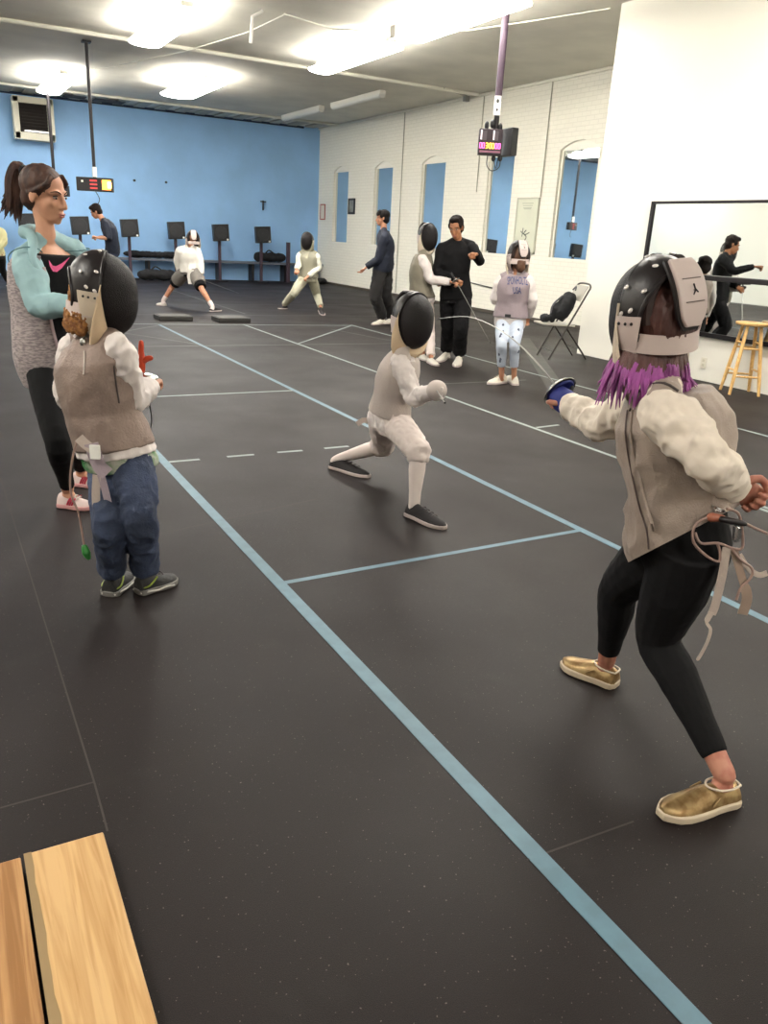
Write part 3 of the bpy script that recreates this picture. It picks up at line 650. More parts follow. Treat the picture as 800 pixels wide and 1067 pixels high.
class Body:
    def __init__(s, name, label, base, h, cat='person', group=None):
        s.k = h/1.7; s.root = empty(name, base, label, cat, group); s.J = {}; s.vox = .006; s.neck = 1
    def torso(s, mb, t0, t1, g=0, wm=1, dm=1, n=24, steps=14, mi=0, bell=0):
        J = s.J; k = s.k; hc = (J['hpL']+J['hpR'])/2; sc = J.get('sc') or (J['shL']+J['shR'])/2; hv = (J['hpR']-J['hpL']).normalized(); sv = (J['shR']-J['shL']).normalized(); rs = []
        mid = J.get('sp'); nkd = (J['nk']-sc)
        for i in range(steps+1):
            t = t0+(t1-t0)*i/steps; tt = max(t, 0)
            if t <= 1:
                if mid is not None: p = hc*(1-t)*(1-2*t)+mid*4*t*(1-t)+sc*t*(2*t-1) if t > 0 else hc+(mid-hc)*1.6*t
                else: p = hc+(sc-hc)*t
            else: p = sc+nkd*((t-1)/.2)
            up = (sc-hc).normalized(); side = (hv*(1-min(tt, 1))+sv*min(tt, 1)); side = (side-up*side.dot(up)).normalized(); fw = up.cross(side)
            w, d = tprof(t); w = w*k*wm+g+bell*max(0, .5-t)**1.5; d = d*k*dm+g+bell*max(0, .5-t)**1.5
            if t > 1.0: w = w-(g*.5)*(t-1)/.2
            rs.append([p+side*math.copysign(abs(math.cos(a))**.85, math.cos(a))*w+fw*math.copysign(abs(math.sin(a))**.9, math.sin(a))*d for a in (2*math.pi*j/n for j in range(n))])
        mb.rings(rs, mi=mi); return mb
    def pt(s, t, a, g=0, wm=1, dm=1):
        """point on the torso surface: t along spine, a = angle from right side towards the front(+90) / back(-90)"""
        J = s.J; k = s.k; hc = (J['hpL']+J['hpR'])/2; sc = J.get('sc') or (J['shL']+J['shR'])/2; mid = J.get('sp')
        p = (hc*(1-t)*(1-2*t)+mid*4*t*(1-t)+sc*t*(2*t-1)) if mid is not None else hc+(sc-hc)*t
        up = (sc-hc).normalized(); side = ((J['hpR']-J['hpL']).normalized()*(1-t)+(J['shR']-J['shL']).normalized()*t); side = (side-up*side.dot(up)).normalized(); fw = up.cross(side)
        w, d = tprof(t); w = w*k*wm+g; d = d*k*dm+g; c, q = math.cos(R_(a)), math.sin(R_(a))
        return p+side*math.copysign(abs(c)**.85, c)*w+fw*math.copysign(abs(q)**.9, q)*d
    def head(s, mb, F, U, sc=1.0):
        k = sc; c = s.J['hd']; F = F.normalized(); U = (U-F*U.dot(F)).normalized(); R = F.cross(U); s.hF, s.hU, s.hR, s.hk = F, U, R, k
        mb.ell(c+U*.034*k-F*.014*k, (R*.073*k, F*.094*k, U*.083*k), 20, 14)
        mb.ell(c-U*.035*k+F*.026*k, (R*.056*k, F*.060*k, U*.072*k), 18, 12)
        mb.ell(c-U*.082*k+F*.040*k, (R*.040*k, F*.042*k, U*.028*k), 16, 10)
        mb.ell(c-U*.097*k+F*.064*k, (R*.018*k, F*.018*k, U*.015*k), 12, 8)
        mb.tube([c+U*.008*k+F*.084*k, c-U*.018*k+F*.098*k, c-U*.034*k+F*.103*k], [.009*k, .0105*k, .012*k], n=10, round_=True)
        for q in (-1, 1):
            mb.sph(c-U*.037*k+F*.092*k+R*.009*k*q, .009*k)
            mb.ell(c-U*.022*k+F*.058*k+R*.033*k*q, (R*.024*k, F*.02*k, U*.022*k), 12, 8)
            mb.tube([c+U*.021*k+F*.083*k+R*.012*k*q, c+U*.024*k+F*.078*k+R*.034*k*q, c+U*.016*k+F*.062*k+R*.052*k*q], [.008*k, .009*k, .007*k], n=8, round_=True)
            mb.ell(c-U*.006*k-F*.008*k+R*.074*k*q, (R*.009*k, F*.018*k-U*.004*k, U*.030*k), 12, 8)
        mb.ell(c-U*.064*k+F*.083*k, (R*.023*k, F*.011*k, U*.007*k), 12, 6); mb.ell(c-U*.073*k+F*.082*k, (R*.019*k, F*.011*k, U*.007*k), 12, 6)
    def hand(s, mb, w, d, n, k, curl=.5, side=1, thumb=.6):
        """palm from the wrist w along d, palm facing n; curl 0 flat .. 1 fist"""
        d = d.normalized(); n = (n-d*n.dot(d)).normalized(); a = d.cross(n)*side
        mb.tube([w-d*.02*k, w+d*.02*k, w+d*.06*k, w+d*.088*k], [.024*k, .030*k, .037*k, .034*k], n=14, flat=(n, .42), round_=True)
        for i, L in enumerate((.068, .076, .070, .056)):
            b = w+d*(.082-(.006 if i in (0, 3) else 0))*k+a*(.027-.018*i)*k; th = 0; p = b-d*.02*k; pts = [p, b]; q = b
            for j, (fr, bend) in enumerate(((.45, 75), (.32, 95), (.23, 55))):
                th += R_(bend)*curl; dd = d*math.cos(th)+n*math.sin(th); q = q+dd*L*fr*k; pts.append(q)
            mb.tube(pts, [.009*k, .0092*k, .0086*k, .0078*k, .0068*k], n=8, sub=2, round_=True)
        b = w+d*.025*k+a*.028*k; t1 = b+(d*.6+a*.75+n*.25*thumb).normalized()*.034*k; t2 = t1+(d*.85+a*.2*(1-thumb)+n*.7*thumb-a*.4*thumb).normalized()*.03*k; t3 = t2+(d*.6-a*.8*thumb+n*.5*thumb).normalized()*.024*k
        mb.tube([b-a*.012*k, b, t1, t2, t3], [.012*k, .013*k, .0115*k, .010*k, .008*k], n=8, sub=2, round_=True)
    def body(s, F, U=V(0, 0, 1), hands=None, m=SK, headscale=None, slim=1, legs=True, masked=False):
        J = s.J; k = s.k; mb = MB(); s.torso(mb, -.16, 1.2, g=-.016*k)
        if masked: headscale = .86*(.55+.45*k if k < 1 else 1)
        s.head(mb, F, U, headscale or (.55+.45*k if k < 1 else 1))
        c = J['hd']; hk = s.hk
        mb.tube([J['nk']-(J['nk']-(J['hpL']+J['hpR'])/2).normalized()*.05*k, J['nk']+(c-J['nk'])*.25, c-s.hU*.04*hk-s.hF*.022*hk, c], [.056*k, .048*k*s.neck, .047*hk*s.neck, .05*hk*s.neck], n=14, sub=3)
        hands = hands or {}
        for q in 'LR':
            sh, el, wr = J['sh'+q], J['el'+q], J['wr'+q]
            mb.tube([sh, sh+(el-sh)*.5, el, el+(wr-el)*.35, wr], [.046*k*slim, .040*k*slim, .034*k, .036*k*slim, .023*k], n=12, sub=3, round_=True)
            d = J.get('hn'+q); hd_ = (d-wr).normalized() if d is not None else (wr-el).normalized()
            o = hands.get(q, {}); s.hand(mb, wr, o.get('d', hd_), o.get('n', V(0, 0, -1)), k*o.get('k', 1), o.get('curl', .35), o.get('side', 1 if q == 'R' else -1), o.get('thumb', .6))
            if not legs: continue
            hp, kn, an = J['hp'+q], J['kn'+q], J['an'+q]
            mb.tube([hp, hp+(kn-hp)*.4, kn, kn+(an-kn)*.3, kn+(an-kn)*.75, an], [.075*k, .070*k, .052*k, .052*k, .036*k, .033*k], n=14, sub=3, round_=True)
            ft = s.J['ft'+q]; fd = (ft[1]-ft[0]).normalized()
            mb.tube([ft[0]+V(0, 0, .030*k)+fd*.035*k, an+V(0, 0, -.03*k), ft[0]+fd*.10*k+V(0, 0, .030*k), ft[1]-fd*.05*k+V(0, 0, .022*k)], [.018*k, .030*k, .024*k, .014*k], n=10)
        return mb.blob('body', m, s.root, voxel=s.vox, smooth=3)
    def sleeve(s, mb, q, r=(.07, .058, .052, .045, .036), end=1.0, k=None, mi=0):
        J = s.J; k = k or s.k; sh, el, wr = J['sh'+q], J['el'+q], J['wr'+q]; e = el+(wr-el)*end
        sc = (J['shL']+J['shR'])/2; i0 = sh+(sc-sh)*.3; ad = (el-sh).normalized(); dn = V(0, 0, -.012*k)
        mb.tube([i0+dn, sh+dn, sh+(el-sh)*.2+dn*.6, sh+(el-sh)*.55, el, el+(e-el)*.5, e], [r[0]*k*.66, r[0]*k*.84, r[0]*k, r[1]*k, r[2]*k, r[3]*k, r[4]*k], n=16, sub=4)
        nk = J['nk']; mb.tube([nk+(sh-nk)*.12-V(0, 0, .004*k), nk+(sh-nk)*.55-V(0, 0, .004*k), sh+dn*.6], [r[0]*k*.60, r[0]*k*.62, r[0]*k*.80], n=14, sub=3); return mb
    def top(s, m, name='jacket', t0=-.1, t1=1.12, g=.012, end=1.0, r=(.066, .056, .050, .046, .036), wm=1, dm=1, disp=.005, dscale=.07, sleeves='LR', bell=0, vox=None, cuts=()):
        mb = MB(); s.torso(mb, t0, t1, g*s.k, wm, dm, bell=bell)
        for q in sleeves: s.sleeve(mb, q, r, end)
        return mb.blob(name, m, s.root, voxel=vox or s.vox*1.1, smooth=3, disp=disp*s.k, dscale=dscale, cuts=cuts)
    def vest(s, m, name='vest', t0=-.05, t1=1.1, g=.026, wm=1, dm=1, disp=.004, dscale=.12, shr=.062, bell=0, vox=None, cuts=()):
        mb = MB(); s.torso(mb, t0, t1, g*s.k, wm, dm, bell=bell); J = s.J; sc = (J['shL']+J['shR'])/2
        for q in 'LR': sh = J['sh'+q]; nk = J['nk']; mb.tube([nk+(sh-nk)*.1-V(0, 0, .004*s.k), nk+(sh-nk)*.5, sh+(nk-sh)*.10-V(0, 0, .004*s.k)], [shr*.82*s.k, shr*.86*s.k, shr*s.k*1.02], n=16, sub=3)
        return mb.blob(name, m, s.root, voxel=vox or s.vox*1.1, smooth=4, disp=disp*s.k, dscale=dscale, cuts=cuts)
    def legs(s, m, name='trousers', end=.94, g=0, r=(.094, .088, .066, .064, .050, .046), t1=.22, disp=.004, dscale=.07, tg=.012, wm=1, vox=None, dm=1):
        J = s.J; k = s.k; mb = MB(); s.torso(mb, -.2, t1, tg*k, wm, dm)
        for q in 'LR':
            hp, kn, an = J['hp'+q], J['kn'+q], J['an'+q]; hc = (J['hpL']+J['hpR'])/2
            h0 = hp+(hc-hp)*.12
            if end > .5:
                e = kn+(an-kn)*((end-.5)*2); pts = [h0, hp+(kn-hp)*.45, kn, kn+(e-kn)*.35, kn+(e-kn)*.75, e]; rr = [x*k+g for x in r]
            else:
                e = hp+(kn-hp)*(end*2); pts = [h0, hp+(e-hp)*.5, e]; rr = [x*k+g for x in r[:3]]
            mb.tube(pts, rr, n=16, sub=4)
        return mb.blob(name, m, s.root, voxel=vox or s.vox*1.1, smooth=3, disp=disp*k, dscale=dscale)
    def sock(s, q, m, a=.5, r=(.056, .056, .040, .036), name='sock'):
        J = s.J; k = s.k; kn, an = J['kn'+q], J['an'+q]; ft = J['ft'+q][0]; p0 = kn+(an-kn)*a
        fd = (J['ft'+q][1]-ft).normalized(); r = tuple(r)+(r[-1]*1.05,); MB().tube([p0, p0+(an-p0)*.3, p0+(an-p0)*.72, an-V(0, 0, .01*k), ft+fd*.03*k+V(0, 0, .035*k)], [x*k for x in r], n=16, sub=4).build(name, m, s.root)
    def shoe(s, q, m, ms, kind='sneaker', W=.047, Hh=.062, name='shoe', extra=None, sole=.022):
        heel, toe = s.J['ft'+q]; k = s.k; d = toe-heel; L = d.length; d.normalize(); n = V(-d.y, d.x, 0)
        if d.z != 0: d = V(d.x, d.y, d.z)
        up = n.cross(d)*-1; up = up if up.z > 0 else -up
        prof = [(0, .55, .55), (.03, .78, .85), (.10, .86, 1.0), (.22, .84, 1.02), (.34, .84, .95), (.45, .92, .80), (.6, 1.0, .60), (.75, 1.0, .48), (.87, .86, .40), (.95, .60, .32), (1, .25, .22)]
        if kind == 'slipon': prof = [(0, .55, .5), (.03, .78, .74), (.10, .86, .82), (.22, .84, .80), (.34, .86, .80), (.45, .94, .82), (.6, 1.0, .66), (.75, 1.0, .52), (.87, .86, .44), (.95, .60, .36), (1, .25, .25)]
        W *= k; Hh *= k; so_ = sole*k; rs = []; sr = []
        for x, w, h in prof:
            c = heel+d*(x*L)+up*so_*.8; ww = W*w; hh = Hh*h; ring = []
            for j in range(13):
                a = math.pi*j/12; ring.append(c+n*math.cos(a)*ww*(1-.25*math.sin(a))+up*math.sin(a)**.75*hh)
            ring += [c+n*(-ww*.7), c+n*(ww*.7)] if False else []
            rs.append(ring)
        u = MB(); u.rings(rs)
        sh = u.build(name, m, s.root)
        for i in range(16):
            pass
        out = []
        for x, w, h in [(-.02, .35, 0)]+[(a, b*1.12, c) for a, b, c in prof[1:-1]]+[(1.02, .35, 0)]: out.append((x, w))
        pl = [heel+d*(x*L)+n*W*w for x, w in out]+[heel+d*(x*L)-n*W*w for x, w in reversed(out)]
        MB().prism([p+V(0, 0, .001) for p in pl], up*so_).build('sole', ms, sh, bevel=.004*k)
        return sh, (heel, d, n, up, L, W, Hh, so_)
    def laces(s, sh, info, m, cnt=4):
        heel, d, n, up, L, W, Hh, so_ = info
        for i in range(cnt):
            x = .42+.1*i; c = heel+d*(x*L)+up*(so_*.8+Hh*(.90-.10*i)); mb = MB().tube([c-n*W*.4-up*.004, c+up*.004, c+n*W*.4-up*.004], .0025*s.k*1.3, n=6); mb.build('lace', m, sh)
# ---------------------------------------------------------------- fencing mask
def mask(b, F, U, k=1.0, bib=BIBW, pad=PADW, strap=PADW, name='fencing_mask', rivets=True, trimw=1.0, seg=28, bibm=1.0, tongue=True, c=None, parent=None, detail=True, cover=0):
    root = parent or b.root; c = b.J['hd'].copy() if c is None else c
    F = F.normalized(); U = (U-F*U.dot(F)).normalized(); R = F.cross(U); c = c - U*.005*k
    def E(al, be, g=0):      # al from the front pole, be around it from the crown
        sa, ca = math.sin(al), math.cos(al); dR, dF, dU = sa*math.sin(be), ca, sa*math.cos(be)
        return c+R*dR*(.108*k+g)+F*dF*((.140 if dF > 0 else .112)*k+g)+U*dU*((.140 if dU > 0 else .168)*k+g)+(F*(-dU)*.035*k if dU < 0 and dF > -.1 else V(0, 0, 0))
    top = None
    # wire mesh front
    rs = []
    for i in range(1, 15):
        al = R_(84)*i/14; rs.append([E(al, 2*math.pi*j/36) for j in range(36)])
    mb = MB(); mb.rings(rs, cap=False); o = len(mb.v); mb.v.append(E(0, 0)); mb.f += [(o, j, (j+1) % 36) for j in range(36)]; mb.mi += [0]*36
    front = mb.build(name, WIRE, root); sd = front.modifiers.new('solid', 'SOLIDIFY'); sd.thickness = .003*k
    # rim tube round the wire mesh
    MB().tube([E(R_(84), 2*math.pi*j/32, .003*k) for j in range(33)], .0055*k, n=8, sub=1).build('mask_rim', MTRIM, front)
    # leather cover over top and sides, open at the back
    g = [[E(R_(82)+R_(al_)*1.0, R_(-118+236*j/30), .006*k) for j in range(31)] for al_ in (0, 8, 16, 24, 32, 40)]
    # cover reaches further back at the crown
    g = []
    for i in range(7):
        row = []
        for j in range(31):
            be = -118+236*j/30; ext = 52+cover-22*min(1, abs(be)/100)**1.5; row.append(E(R_(82+ext*i/6), R_(be), .007*k))
        g.append(row)
    MB().sheet(g, -.007*k).build('side_cover', MTRIM, front)
    g2 = [g[6]]; 
    MB().tube(g[6], .006*k, n=8, sub=1).build('cover_edge', MTRIM, front)
    # inner padding seen through the open back
    MB().tube([E(R_(120), R_(be), -.016*k) for be in range(-100, 101, 20)], .02*k, n=8, sub=2).build('inner_padding', MASKIN, front)
    if tongue:
        g = [[E(R_(al), 0, .012*k)+R*(w*k*t_) for t_, w in ((-1, wd_), (-.6, wd_), (0, wd_), (.6, wd_), (1, wd_))] for al, wd_ in ((118, .034), (128, .036), (138, .037), (148, .037), (158, .036), (168, .033), (178, .026), (184, .012))]
        pts = []
        for al, wd_ in ((122, .038), (130, .043), (138, .045), (147, .046), (156, .046), (165, .045), (174, .043), (182, .037), (189, .022)):
            p = E(R_(al), 0, .014*k); p = p-U*.0*k; pts.append((p, wd_))
        gr = [[p+R*w*k*t_-(F*.0) for t_ in (-1, -.5, 0, .5, 1)] for p, w in pts]
        to = MB().sheet(gr, .012*k).build('back_tongue', pad, front, bevel=.003*k)
        gr2 = [[p+R*(w+.009)*k*t_+F*.006*k for t_ in (-1, 0, 1)] for p, w in pts+[(E(R_(192), 0, .014*k), .014)]]
        MB().sheet(gr2, .008*k).build('tongue_edge', MTRIM, front)
        if detail:
            q = pts[4][0]-F*.012*k; MB().box(q, (.002, .002, .002)).tube([q+U*.016*k-R*.004*k-F*.003*k, q+R*.003*k-F*.003*k, q-U*.012*k-R*.002*k-F*.003*k], .0022*k, n=6).tube([q+U*.002*k+R*.004*k-F*.003*k, q-U*.006*k+R*.013*k-F*.003*k], .002*k, n=6).build('logo_mark', MTRIM, front)
            for al_ in (147, 168):
                p = E(R_(al_), 0, .028*k); MB().tube([p-R*.03*k, p+R*.03*k], .0015*k, n=6, sub=1).build('tongue_seam', TRIM_G, front)
    # elastic strap round the back of the head
    gs = []
    for dz in (.020, .006, -.010, -.024):
        gs.append([c+U*(dz*1.15-.062-.012*math.cos(R_(a)))*k+R*math.sin(R_(a))*.109*k-F*(math.cos(R_(a))*.108*k) for a in range(-88, 89, 8)])
    MB().sheet(gs, .004*k).build('head_strap', strap, front)
    # bib under the chin
    gb = []
    for t_ in (0, .2, .45, .7, 1):
        row = []
        for j in range(25):
            be = R_(78+204*j/24); e = E(R_(84), be, .008*k)
            lo = c-U*(.232+.02*math.cos(be))*k+R*math.sin(be)*.092*k+F*(.075-.085*abs(math.sin(be)))*k
            fl = max(0, 1-abs(abs(math.degrees(math.sin(be)))-57.3)/20)
            p = e*(1-t_)+lo*t_*bibm+e*t_*(1-bibm); p += (p-c-U*(p-c).dot(U)).normalized()*.022*k*math.sin(math.pi*t_)
            row.append(p)
        gb.append(row)
    bb = MB().sheet(gb, .007*k).build('bib', bib, front)
    # white side flap by the jaw
    for q in (-1, 1):
        P = [(84, 92), (84, 118), (86, 148), (100, 135), (112, 118), (118, 100), (104, 92)]
        ol = [E(R_(a), R_(q*b_), .012*k) for a, b_ in P]
        cc = sum(ol, Vector())/len(ol); out_ = (cc-c); out_ = (R*out_.dot(R)).normalized()
        gf = []
        for i in range(5):
            t_ = i/4; a = ol[0]*(1-t_)+ol[5]*t_ if False else None
        fl_ = [[E(R_(85+(34-25*(i/7)**1.3)*j/4), R_(q*(90+62*i/7)), .014*k)-U*.012*k*i/7 for j in range(5)] for i in range(8)]
        MB().sheet(fl_, .004*k*(-q)).build('side_flap', pad if bibm == 1 else bib, front)
        if detail:
            for j in (0.7, 2, 3.3):
                p = E(R_(86+26*j/4), R_(q*96), .018*k); MB().sph(p, .0045*k, 8, 6).build('flap_rivet', MTRIM, front)
            p = E(R_(94), R_(q*116), .019*k); MB().tube([p+U*.016*k, p+F*.006*k, p-U*.012*k], .0022*k, n=6).tube([p+F*.010*k-U*.002*k, p+F*.016*k-U*.01*k], .002*k, n=6).build('logo_mark', MTRIM, front)
    if rivets:
        rm = mat('rivet', '#d8d0cc', .3, metal=.4)
        for al, be in ((90, -20), (90, -62), (90, -88), (112, -30), (116, -62), (104, -84), (90, 20), (90, 62), (90, 88), (112, 30), (116, 62), (104, 84)):
            p = E(R_(al), R_(be), .014*k); nrm = (p-c).normalized(); MB().ell(p, (nrm.orthogonal().normalized()*.006*k, nrm.cross(nrm.orthogonal()).normalized()*.0085*k, nrm*.003*k), 10, 6).build('rivet', rm, front)
    return front, E
def hair_blob(b, m, parts, name='hair', vox=.007, disp=.004, dscale=.02):
    mb = MB()
    for f in parts: f(mb)
    return mb.blob(name, m, b.root, voxel=vox, smooth=2, disp=disp, dscale=dscale)
HB = mat('dark_brown_hair', '#1c1310', .75, spec=.2, bump=.3, bscale=60, stretch=(1, 1, .25))
def short_hair(b, m=None, name='hair', lo=-.02, fringe=0):
    c, F, U, R, k = b.J['hd'], b.hF, b.hU, b.hR, b.hk; mb = MB()
    mb.ell(c+U*.054*k-F*.030*k, (R*.084*k, F*.094*k, U*.082*k), 20, 14)
    mb.ell(c+U*(.0+lo*.4)*k-F*.048*k, (R*.080*k, F*.064*k, U*.082*k), 18, 12)
    for q_ in (-1, 1): mb.ell(c+U*.03*k+F*.02*k+R*.066*k*q_, (R*.014*k, F*.03*k, U*.035*k), 10, 8)
    mb.ell(c+U*.098*k+F*.036*k, (R*.058*k, F*.045*k, U*.032*k), 14, 8)
    if fringe: mb.ell(c+U*.062*k+F*.070*k, (R*.062*k, F*.03*k, U*.032*k), 14, 8)
    return mb.blob(name, m or HB, b.root, voxel=max(.006, b.vox), smooth=2, disp=.006, dscale=.025)
def face(b, eye='#2a1c14', lips='#a86458', brow='#2a1a14'):
    c, F, U, R, k = b.J['hd'], b.hF, b.hU, b.hR, b.hk
    we = mat('eye_white', '#b7aaa2', .3); ir = mat('iris', eye, .3); lp = mat('lips', lips, .5); bw = mat('eyebrow', brow, .8)
    for q in (-1, 1):
        e = c+U*.002*k+F*.0762*k+R*.032*k*q
        ey = MB().ell(e, (R*.0135*k, F*.007*k, U*.0048*k), 12, 8).build('eye', we, b.root)
        MB().ell(e+F*.0058*k-U*.001*k, (R*.0060*k, F*.003*k, U*.0048*k), 10, 6).build('iris', ir, ey)
        MB().tube([e+U*.007*k-R*.014*k+F*.000*k, e+U*.0085*k+F*.004*k, e+U*.006*k+R*.014*k], .0022*k, n=6).build('eyelash', bw, ey)
        MB().tube([c+U*.020*k+F*.090*k+R*.012*k*q, c+U*.029*k+F*.0865*k+R*.034*k*q, c+U*.022*k+F*.068*k+R*.054*k*q], [.0022*k, .003*k, .0014*k], n=6, sub=3).build('eyebrow', bw, b.root)
    MB().ell(c-U*.064*k+F*.0885*k, (R*.021*k, F*.009*k, U*.0055*k), 12, 6).ell(c-U*.073*k+F*.087*k, (R*.017*k, F*.010*k, U*.0062*k), 12, 6).build('lips', lp, b.root)
# ---------------------------------------------------------------- foil
GRN = mat('guard_steel', '#b9b9b5', .25, metal=1); BLD = mat('blade_steel', '#9a9a96', .3, metal=.9)
def foil(g, d, label, path=None, L=.88, gm=GRN, grip='#2a2a2c', pad=None, rg=.055, blade_r=.0035, bm=None):
    """g guard centre, d direction of the blade at the guard"""
    d = d.normalized(); a = d.orthogonal().normalized(); b_ = d.cross(a); e = empty('foil', g, label, 'fencing foil')
    rs = []
    for r, z in ((.006, .012), (.3*rg, .011), (.6*rg, .006), (.85*rg, -.002), (rg, -.012), (rg*.99, -.015), (.84*rg, -.005), (.6*rg, .003), (.3*rg, .008), (.006, .009)):
        rs.append([g+d*z+(a*math.cos(w)+b_*math.sin(w))*r for w in (2*math.pi*j/28 for j in range(28))])
    MB().rings(rs).build('guard', gm, e)
    if pad: MB().rings([[g+d*(z-.007)+(a*math.cos(w)+b_*math.sin(w))*r for w in (2*math.pi*j/24 for j in range(24))] for r, z in ((.01, .004), (rg*.55, .0), (rg*.86, -.008), (rg*.80, -.014), (rg*.5, -.008), (.01, -.004))]).build('guard_pad', pad, e)
    pts = path or [g, g+d*L*.5, g+d*L]
    n = len(pts); MB().tube(pts, [blade_r*(1.25-.75*i/(n-1)) for i in range(n)], n=8).build('blade', bm or BLD, e)
    t = pts[-1]; td = (pts[-1]-pts[-2]).normalized(); MB().tube([t-td*.006, t+td*.006], .0042, n=8, sub=1).build('tip', MTRIM, e)
    gmm = mat('grip_'+grip.strip('#'), grip, .5)
    MB().tube([g-d*.008, g-d*.03, g-d*.06, g-d*.09, g-d*.105], [.009, .013, .012, .013, .009], n=10, round_=True).tube([g-d*.03, g-d*.035+a*.028, g-d*.028+a*.04], [.009, .008, .006], n=8, round_=True).build('grip', gmm, e)
    return e
def foot(heel, toe, zh=0.0): return (gp(*heel, zh), gp(*toe, 0))
DBG = []
def spl(pts, sub=5):
    o = []; m = len(pts)
    for i in range(m-1):
        p0 = pts[max(i-1, 0)]; p1 = pts[i]; p2 = pts[i+1]; p3 = pts[min(i+2, m-1)]
        for k in range(sub): t = k/sub; o.append(.5*((2*p1)+(p2-p0)*t+(2*p0-5*p1+4*p2-p3)*t*t+(3*p1-p0-3*p2+p3)*t**3))
    return o+[pts[-1]]
def check(b, nm):
    J = b.J; k = b.k
    for q in 'LR':
        DBG.append('%s %s k=%.2f uarm %.2f (%.2f) farm %.2f (%.2f) thigh %.2f (%.2f) shin %.2f (%.2f)' % (nm, q, k, (J['el'+q]-J['sh'+q]).length, .30*k, (J['wr'+q]-J['el'+q]).length, .255*k, (J['kn'+q]-J['hp'+q]).length, .42*k, (J['an'+q]-J['kn'+q]).length, .41*k))
    DBG.append('   shw %.2f (%.2f) hipw %.2f (%.2f) torso %.2f (%.2f)' % ((J['shL']-J['shR']).length, .34*k, (J['hpL']-J['hpR']).length, .19*k, ((J['shL']+J['shR'])/2-(J['hpL']+J['hpR'])/2).length, .50*k))
def legs_solve(b, q, kn, anpx, hp, heel, toe, anz=.085, near=None):
    J = b.J; k = b.k; ft = foot(heel, toe); J['ft'+q] = ft; d = (ft[1]-ft[0]).normalized()
    J['an'+q] = ft[0]+d*.055*k+V(0, 0, anz*k); J['hp'+q] = hp
    J['kn'+q] = solve_mid(hp, J['an'+q], kn, .42*k, .41*k, near)
# ============ girl with the gold shoes, right foreground
b = Body('person', 'girl fencer in grey vest, black leggings and gold shoes, purple hair under a mask', gp(672, 770), 1.50); b.vox = .004; G = b; J = b.J
legs_solve(b, 'L', (686, 664), None, at(719, 566, 1.95), (763, 832), (688, 852), anz=.10, near=2.0)
legs_solve(b, 'R', (646, 612), None, at(703, 562, 2.11), (642, 716), (586, 693), anz=.09, near=2.45)
J.update(shL=at(690, 424, 1.92), shR=at(682, 412, 2.19), sc=at(698, 414, 2.06), nk=at(692, 391, 2.06), hd=at(684, 322, 2.07), sp=at(706, 492, 2.02))
J.update(elL=at(742, 482, 1.80), wrL=at(763, 506, 1.92), hnL=at(776, 513, 1.94), elR=at(629, 441, 2.38), wrR=at(594, 424, 2.60), hnR=at(582, 412, 2.67))
check(b, 'G')
fG = V(.06, 1, -.02)
b.body(fG, hands={'L': dict(curl=.88, n=-LH*.1+V(0, 0, -.2)-FH*.9, side=-1, k=1.1, thumb=.75), 'R': dict(curl=.9, n=V(0, 0, -1), side=1)}, m=SKP, masked=True)
P1, P2 = at(662, 582, 1.95), at(768, 528, 1.95); no = (P2-P1).cross(ray(710, 560)); no = no if no.z < 0 else -no
b.top(JKT, 'jacket', t0=-.18, t1=1.02, g=.010, end=1.0, r=(.074, .066, .060, .054, .044), dm=1.12, disp=.014, dscale=.055, cuts=[(P2*.5+P1*.5+V(0, 0, .012), no)])
vs = b.vest(LAME, 'lame_vest', t0=-.26, t1=1.04, g=.030, wm=1.0, dm=1.18, disp=.013, dscale=.10, shr=.052, cuts=[(P1, no)])
b.legs(BLK, 'leggings', end=.93, g=.0, r=(.112, .102, .072, .066, .048, .040), t1=.25, disp=.002, dm=1.1, tg=.006)
zp = [b.pt(t, a, .034, 1, 1.18) for t, a in ((.95, 60), (.8, 40), (.6, 150), (.4, 150), (.2, 146), (.0, 140), (-.1, 136))]
bv = BVHTree.FromPolygons([vs.matrix_basis @ v.co + b.root.location for v in vs.data.vertices], [p_.vertices[:] for p_ in vs.data.polygons])
def onto(bvh, x, y, off=.002):
    d = ray(x, y).normalized(); h = bvh.ray_cast(CAM, d); return (h[0]+h[1]*off*(1 if h[1].dot(d) < 0 else -1)) if h[0] is not None else None
def drape(bvh, L_, r, name, m, parent, off=.002):
    pts = [onto(bvh, x, y, off) for x, y in L_]; pts = [q_ for q_ in pts if q_ is not None]
    if len(pts) > 1: return MB().tube(spl(pts, 3), r, n=6, sub=1).build(name, m, parent)
drape(bv, [(654, 428), (652, 450), (655, 475), (660, 500), (667, 530), (674, 552), (676, 572)], .0022, 'side_zip', mat('zip_dark', '#5a4a48', .5), b.root)
drape(bv, [(659, 428), (657, 450), (661, 475), (667, 500), (675, 530), (681, 552), (682, 572)], .004, 'vest_piping', LAME, b.root)
drape(bv, [(657, 428), (662, 412), (676, 402), (692, 400), (706, 408)], .0035, 'armhole_trim', mat('armhole_dark', '#3c3230', .6), b.root)
